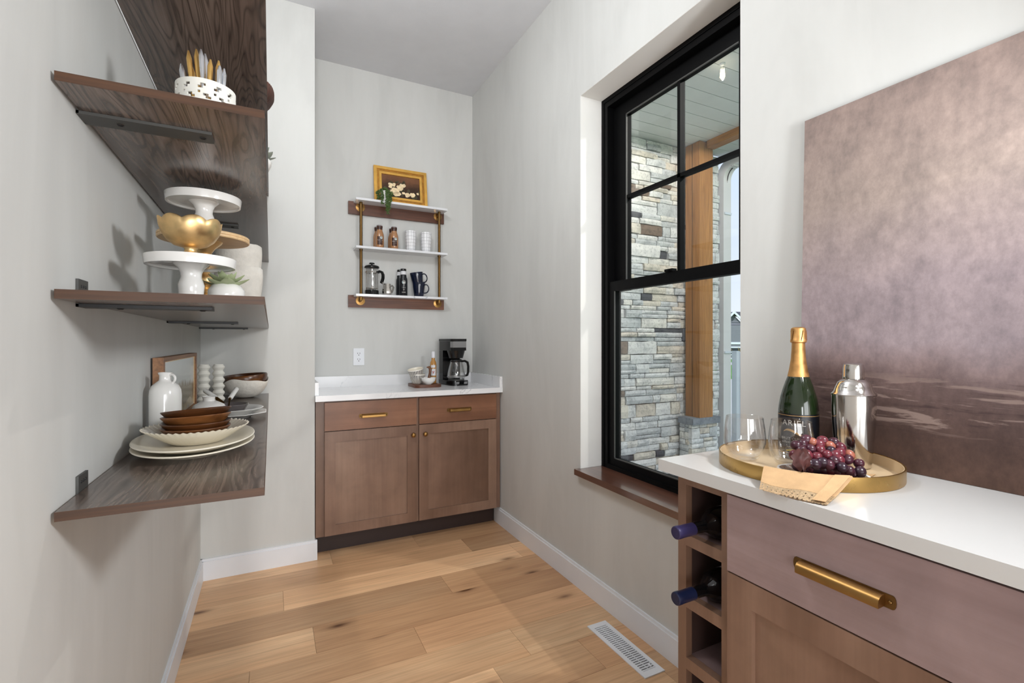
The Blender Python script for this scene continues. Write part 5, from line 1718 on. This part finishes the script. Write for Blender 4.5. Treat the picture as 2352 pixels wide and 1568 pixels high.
# sparkling wine
BX, BY = 1.230, 0.787
ch = thing('sparkling_wine_bottle', 'dark green sparkling wine bottle with gold foil neck and black label', 'bottle', (BX, BY, TF))
cp = [(0, 0.012), (0.030, 0.004), (0.040, 0.0), (0.0455, 0.004), (0.0465, 0.012), (0.0465, 0.122), (0.0452, 0.136), (0.0415, 0.158), (0.0345, 0.184), (0.0268, 0.206), (0.0250, 0.2105)]
part('glass', B().lathe(cp + [(0, 0.2105)], 56), M['green_glass'], ch, 50)
part('foil_neck', B().lathe([(0, 0.2108), (0.0253, 0.2108), (0.0215, 0.228), (0.0172, 0.256), (0.0155, 0.285), (0.0152, 0.298), (0.0186, 0.300), (0.0188, 0.306), (0.0176, 0.308), (0.0176, 0.330), (0.0168, 0.336), (0.012, 0.339), (0, 0.3395)], 40,
                             rf=lambda t, i: 1 + (0.03 * mnoise.noise((6 * cos(t), 6 * sin(t), i * 2.0)) if i >= 6 else 0)), M['foil'], ch, 40)
fb2 = B()
for k in range(5):
    a = k * 1.257 + 0.3
    fb2.tube([(0.019 * cos(a), 0.019 * sin(a), 0.304), (0.0186 * cos(a + 0.25), 0.0186 * sin(a + 0.25), 0.330)], 0.0007, 5)
part('wire_cage', fb2, M['brass_dark'], ch)
fc_ = face_to_cam(BX, BY)
RL = 0.0467
lab = part('label', patch(RL, fc_ - 1.55, fc_ + 1.45, 0.014, 0.117, 40), M['label_black'], ch, 60)
gl_ = B()
for z in (0.1125, 0.0165):
    gl_.grid(40, 1, lambda u, v, z=z: ((RL + 0.0002) * cos(fc_ - 1.5 + 2.9 * u), (RL + 0.0002) * sin(fc_ - 1.5 + 2.9 * u), z + 0.0011 * v))
part('gold_line', gl_, M['ink_gold'], lab)
lo = -0.011
link('lettering', wrap(text_mesh('ARIEL', 0.0205, M['ink_white'], space=1.12), RL + 0.0003, 0.0875, fc_, lo), lab)
sw_ = B()
sw_.grid(18, 1, lambda u, v: ((RL + 0.0003) * cos(fc_ + (lo - 0.026 + 0.064 * u) / RL), (RL + 0.0003) * sin(fc_ + (lo - 0.026 + 0.064 * u) / RL),
                              0.0705 + 0.012 * sin(pi * min(1, u * 1.25)) * (1 - u) - 0.016 * max(0, u - 0.15) + (v - 0.5) * 0.0075 * sin(pi * u) ** 0.7 * (1.1 - 0.7 * u)))
part('gold_swoosh', sw_, M['ink_gold'], lab)
link('lettering', wrap(text_mesh('BRUT CUVÉE', 0.0088, M['ink_white'], space=1.15), RL + 0.0003, 0.0515, fc_, lo - 0.003), lab)
link('lettering', wrap(text_mesh('Dealcoholized', 0.0078, M['ink_white'], 0.45), RL + 0.0003, 0.043, fc_, lo - 0.003), lab)
sm = B()
for z, w in ((0.033, 0.022), (0.0295, 0.020), (0.026, 0.012)):
    sm.grid(12, 1, lambda u, v, z=z, w=w: ((RL + 0.0002) * cos(fc_ + (lo + 0.006 + (u - 0.5) * 2 * w) / RL), (RL + 0.0002) * sin(fc_ + (lo + 0.006 + (u - 0.5) * 2 * w) / RL), z + 0.0007 * v))
part('small_print', sm, M['ink_white'], lab)

# cocktail shaker
sh = thing('cocktail_shaker', 'polished steel cocktail shaker beside the sparkling wine bottle', 'shaker', (1.263, 0.672, TF))
part('cup', B().lathe([(0, 0.003), (0.033, 0), (0.036, 0.003), (0.0405, 0.055), (0.0445, 0.105), (0.0455, 0.14), (0.0452, 0.172), (0, 0.172)], 64), M['steel'], sh, 40)
part('strainer_top', B().lathe([(0, 0.1722), (0.0468, 0.1722), (0.0472, 0.175), (0.0455, 0.1775), (0.042, 0.181), (0.038, 0.192), (0.034, 0.203), (0.027, 0.210), (0.0225, 0.2115), (0, 0.2115)], 64), M['steel'], sh, 40)
part('cap', B().lathe([(0, 0.2117), (0.0225, 0.2117), (0.0228, 0.215), (0.0218, 0.238), (0.0205, 0.246), (0.016, 0.2498), (0, 0.2505)], 48), M['steel'], sh, 40)

gprof2 = [(0, 0.003), (0.012, 0.0015), (0.024, 0.0), (0.029, 0.0012), (0.036, 0.008), (0.0445, 0.024), (0.0495, 0.043), (0.0500, 0.056), (0.0478, 0.080), (0.0438, 0.1085), (0.0431, 0.109), (0.0426, 0.1083), (0.0466, 0.080), (0.0487, 0.056), (0.0482, 0.043), (0.043, 0.025), (0.034, 0.0115), (0.024, 0.0075), (0, 0.007)]
for lab_, loc in (('clear stemless wine glass on the left edge of the brass tray', (1.0925, 0.8405, TF)), ('clear stemless wine glass in front of the sparkling wine bottle', (1.135, 0.7445, TF))):
    solo_lathe('stemless_glass', lab_, 'glass', loc, gprof2, M['clear'], 56, 'stemless wine glasses', 'glass')

# grape plate and grapes
gpx, gpy = 1.090, 0.644
ga = math.atan2(-0.861, 0.509)
gpl = thing('oval_plate', 'oval dark-patterned plate with white rim under the grapes', 'plate', (gpx, gpy, TF + 0.0022), rz=ga)
part('plate', B().lathe([(0, 0.001), (0.05, 0), (0.07, 0.004), (0.084, 0.009), (0.088, 0.0105), (0.087, 0.0125), (0.083, 0.0115)], 56, sy=0.66), M['white'], gpl, 50)
part('pattern', B().lathe([(0.083, 0.0116), (0.068, 0.0062), (0.05, 0.003), (0, 0.003)], 56, sy=0.66), plain('smoky_pattern', C(120, 96, 82), 0.15, coat=0.5, var=0.5, vscale=120), gpl, 50)
cs_, sn_ = cos(YAW), sin(YAW)


def unproj(u, v, t):
    d = (u - 1176) / 1105
    return Vector((t * (sn_ + d * cs_), t * (cs_ - d * sn_), 1.22 + t * (784 - v) / 1105))


gn = thing('grape_bunch', 'bunch of dark red grapes with a brown leaf on the oval plate', 'grapes', (gpx, gpy, TF + 0.0056))
orig = Vector(gn.location)
gm = B().ball((0, 0, 0), 0.0112, 14, 1, 1, 1.1).mesh('grape', M['grape'], 60)
ga_m = B().ball((0, 0, 0), 0.0112, 14, 1, 1, 1.1).mesh('grape', plain('amber_grape', C(156, 92, 74), 0.3, var=0.12, vscale=60), 60)
gr = random.Random(5)
GL = [(545, 265), (640, 245), (690, 180), (768, 215, 1), (920, 195), (1080, 215), (1175, 290), (1030, 270, 1), (750, 310), (890, 325), (1045, 345), (1170, 365), (1300, 400, 1), (985, 400), (835, 425), (1280, 465), (1160, 470), (1090, 485), (920, 505), (1020, 540), (1440, 520), (1200, 575), (1300, 625), (1460, 640), (520, 400), (870, 245), (820, 530), (700, 400), (620, 330), (1100, 400), (720, 510), (600, 480)]
for g_ in GL:
    u, v = 1740 + g_[0] / 6.19, 980 + g_[1] / 6.19
    f_ = (v - 1008) / 78
    t_ = 1.092 - 0.075 * f_ + (0.012 if g_[0] > 1250 else 0)
    P_ = unproj(u, v, t_)
    P_.z = max(P_.z, orig.z + 0.0118)
    o = link('grape', ga_m if len(g_) > 2 else gm, gn, P_ - orig, (gr.uniform(0, 3), gr.uniform(0, 3), 0))
    s = gr.uniform(0.93, 1.06)
    o.scale = (s, s, s)
for k in range(9):
    a = k / 8 - 0.5
    o = link('grape', gm, gn, (0.10 * a * 0.509 + 0.006, -0.10 * a * 0.861, 0.0125), (gr.uniform(0, 3), 0, 0))
st_ = [unproj(1806, 1034, 1.075) - orig, unproj(1836, 1033, 1.07) - orig, unproj(1875, 1042, 1.07) - orig]
part('stem', B().tube(st_, 0.0018, 6), M['twig'], gn)
lb_ = B()
p0, p1 = unproj(1840, 1032, 1.045) - orig, unproj(1842, 1081, 1.0) - orig
side = NH


def lfn(u, v):
    w = 0.021 * sin(pi * (0.12 + 0.86 * v)) ** 0.8 * (1 + 0.10 * sin(6.5 * pi * v))
    p = p0.lerp(p1, v) + side * ((u - 0.5) * 2 * w)
    return p + Vector((-0.006 * sn_, -0.006 * cs_, 0.003)) * sin(pi * u) * (1 + 0.5 * sin(9 * v)) + Vector((0, 0, 0.0025 * sin(14 * u + 5 * v)))


lb_.grid(10, 16, lfn)
bmesh.ops.solidify(lb_.bm, geom=list(lb_.bm.faces), thickness=0.0007)
part('leaf', lb_, plain('brown_leaf', C(96, 54, 50), 0.55, var=0.25, vscale=50), gn, 60)

# linen napkin over the tray rim
nk = thing('lace_napkin', 'beige linen napkin with lace border draped over the front of the tray', 'napkin', (0.96, 0.62, ST))
no = Vector(nk.location)
aL, aR = radians(188.6), radians(237.5)


def rimp(u, r, z):
    a = aL + (aR - aL) * u
    return Vector((TX + r * cos(a), TY + r * sin(a), ST + z))


def nap(u, v):
    inn = Vector((1.02, 0.75, TF + 0.0007)).lerp(Vector((1.225, 0.605, TF + 0.0007)), u)
    low = rimp(u, 0.181, 0.0052)
    r1 = rimp(u, 0.1846, 0.0315)
    top = rimp(u, 0.1885, 0.0338)
    r2 = rimp(u, 0.1925, 0.0315)
    out = Vector((0.896, 0.655, ST + 0.0022)).lerp(Vector((0.921, 0.536, ST + 0.0022)), u)
    out.x -= 0.006 * sin(pi * u)
    mid = r2.lerp(out, 0.45)
    mid.z = ST + 0.0165
    pts = [inn, low, r1, top, r2, mid, out]
    ks = [0, 0.24, 0.34, 0.37, 0.40, 0.66, 1.0]
    for i in range(6):
        if v <= ks[i + 1] + 1e-9:
            q = (v - ks[i]) / (ks[i + 1] - ks[i])
            p = pts[i].lerp(pts[i + 1], q)
            if i >= 4:
                w = 0.0022 * sin(9 * u + 3 * v) * min(1, (v - 0.4) * 5)
                p.z += max(w, -0.0012)
            return p
    return pts[-1].copy()


def cloth(u0, u1, v0, v1, nu, nv, lift, edge=None):
    b_ = B()

    def fn(a, c):
        u, v = u0 + (u1 - u0) * a, v0 + (v1 - v0) * c
        if edge:
            u, v = edge(u, v, a, c)
        p = nap(min(1, max(0, u)), min(1, v))
        return p - no + Vector((-0.25 * lift, -0.1 * lift, lift))
    b_.grid(nu, nv, fn)
    bmesh.ops.recalc_face_normals(b_.bm, faces=b_.bm.faces)
    bmesh.ops.solidify(b_.bm, geom=list(b_.bm.faces), thickness=-0.0008)
    return b_


part('cloth', cloth(0, 1, 0.0, 0.80, 30, 60, 0.0004), M['linen'], nk, 60)
part('folded_edge', cloth(0.80, 0.97, 0.395, 0.97, 10, 40, 0.0042), M['linen'], nk, 60)
lac = B()
NU, NV = 64, 12
LV = [[lac._v(nap(i / NU, 0.80 + 0.20 * j / NV + (0.012 * sin(i * 1.57) * (j == NV))) - no + Vector((0, 0, 0.0008 + 0.0007 * sin(i * 2.2) * sin(j * 1.9)))) for j in range(NV + 1)] for i in range(NU + 1)]
for i in range(NU):
    for j in range(NV):
        if j == NV - 1 and i % 4 == 3:
            continue
        if j in (3, 7) and i % 5 == 2:
            continue
        lac.bm.faces.new((LV[i][j], LV[i + 1][j], LV[i + 1][j + 1], LV[i][j + 1]))
bmesh.ops.solidify(lac.bm, geom=list(lac.bm.faces), thickness=0.0009)
part('lace_border', lac, M['lace'], nk, 60)

# wine bottles lying in the rack
def wine(lab, loc, cap, label):
    t = thing('wine_bottle', lab, 'bottle', loc, rot=(0, radians(90), 0), group='wine bottles in the rack')
    part('glass', B().lathe([(0, 0.055), (0.0135, 0.055), (0.0138, 0.088), (0.016, 0.096), (0.026, 0.110), (0.034, 0.122), (0.0372, 0.136), (0.0375, 0.150), (0.0375, 0.292), (0.035, 0.298), (0, 0.298)], 40), M['dark_glass'], t, 50)
    part('capsule', B().lathe([(0, 0.0), (0.0130, 0.0), (0.0148, 0.0015), (0.0152, 0.004), (0.0152, 0.013), (0.0146, 0.0145), (0.0146, 0.056), (0, 0.056)], 32), M[cap], t, 35)
    part('capsule_ring', B().lathe([(0.0080, -0.0004), (0.0095, -0.0004), (0.0095, 0.0002), (0.0080, 0.0002)], 24), M[cap], t, 35)
    if label:
        part('label', patch(0.0378, radians(90), radians(250), 0.160, 0.250, 24), M['label_white'], t, 60)
    return t


wine('wine bottle with violet capsule in the top rack cubby', (0.840, 0.829, 0.737 + 0.0382), 'capsule_violet', True)
wine('wine bottle with navy capsule in the second rack cubby', (0.840, 0.829, 0.584 + 0.0382), 'capsule_navy', True)
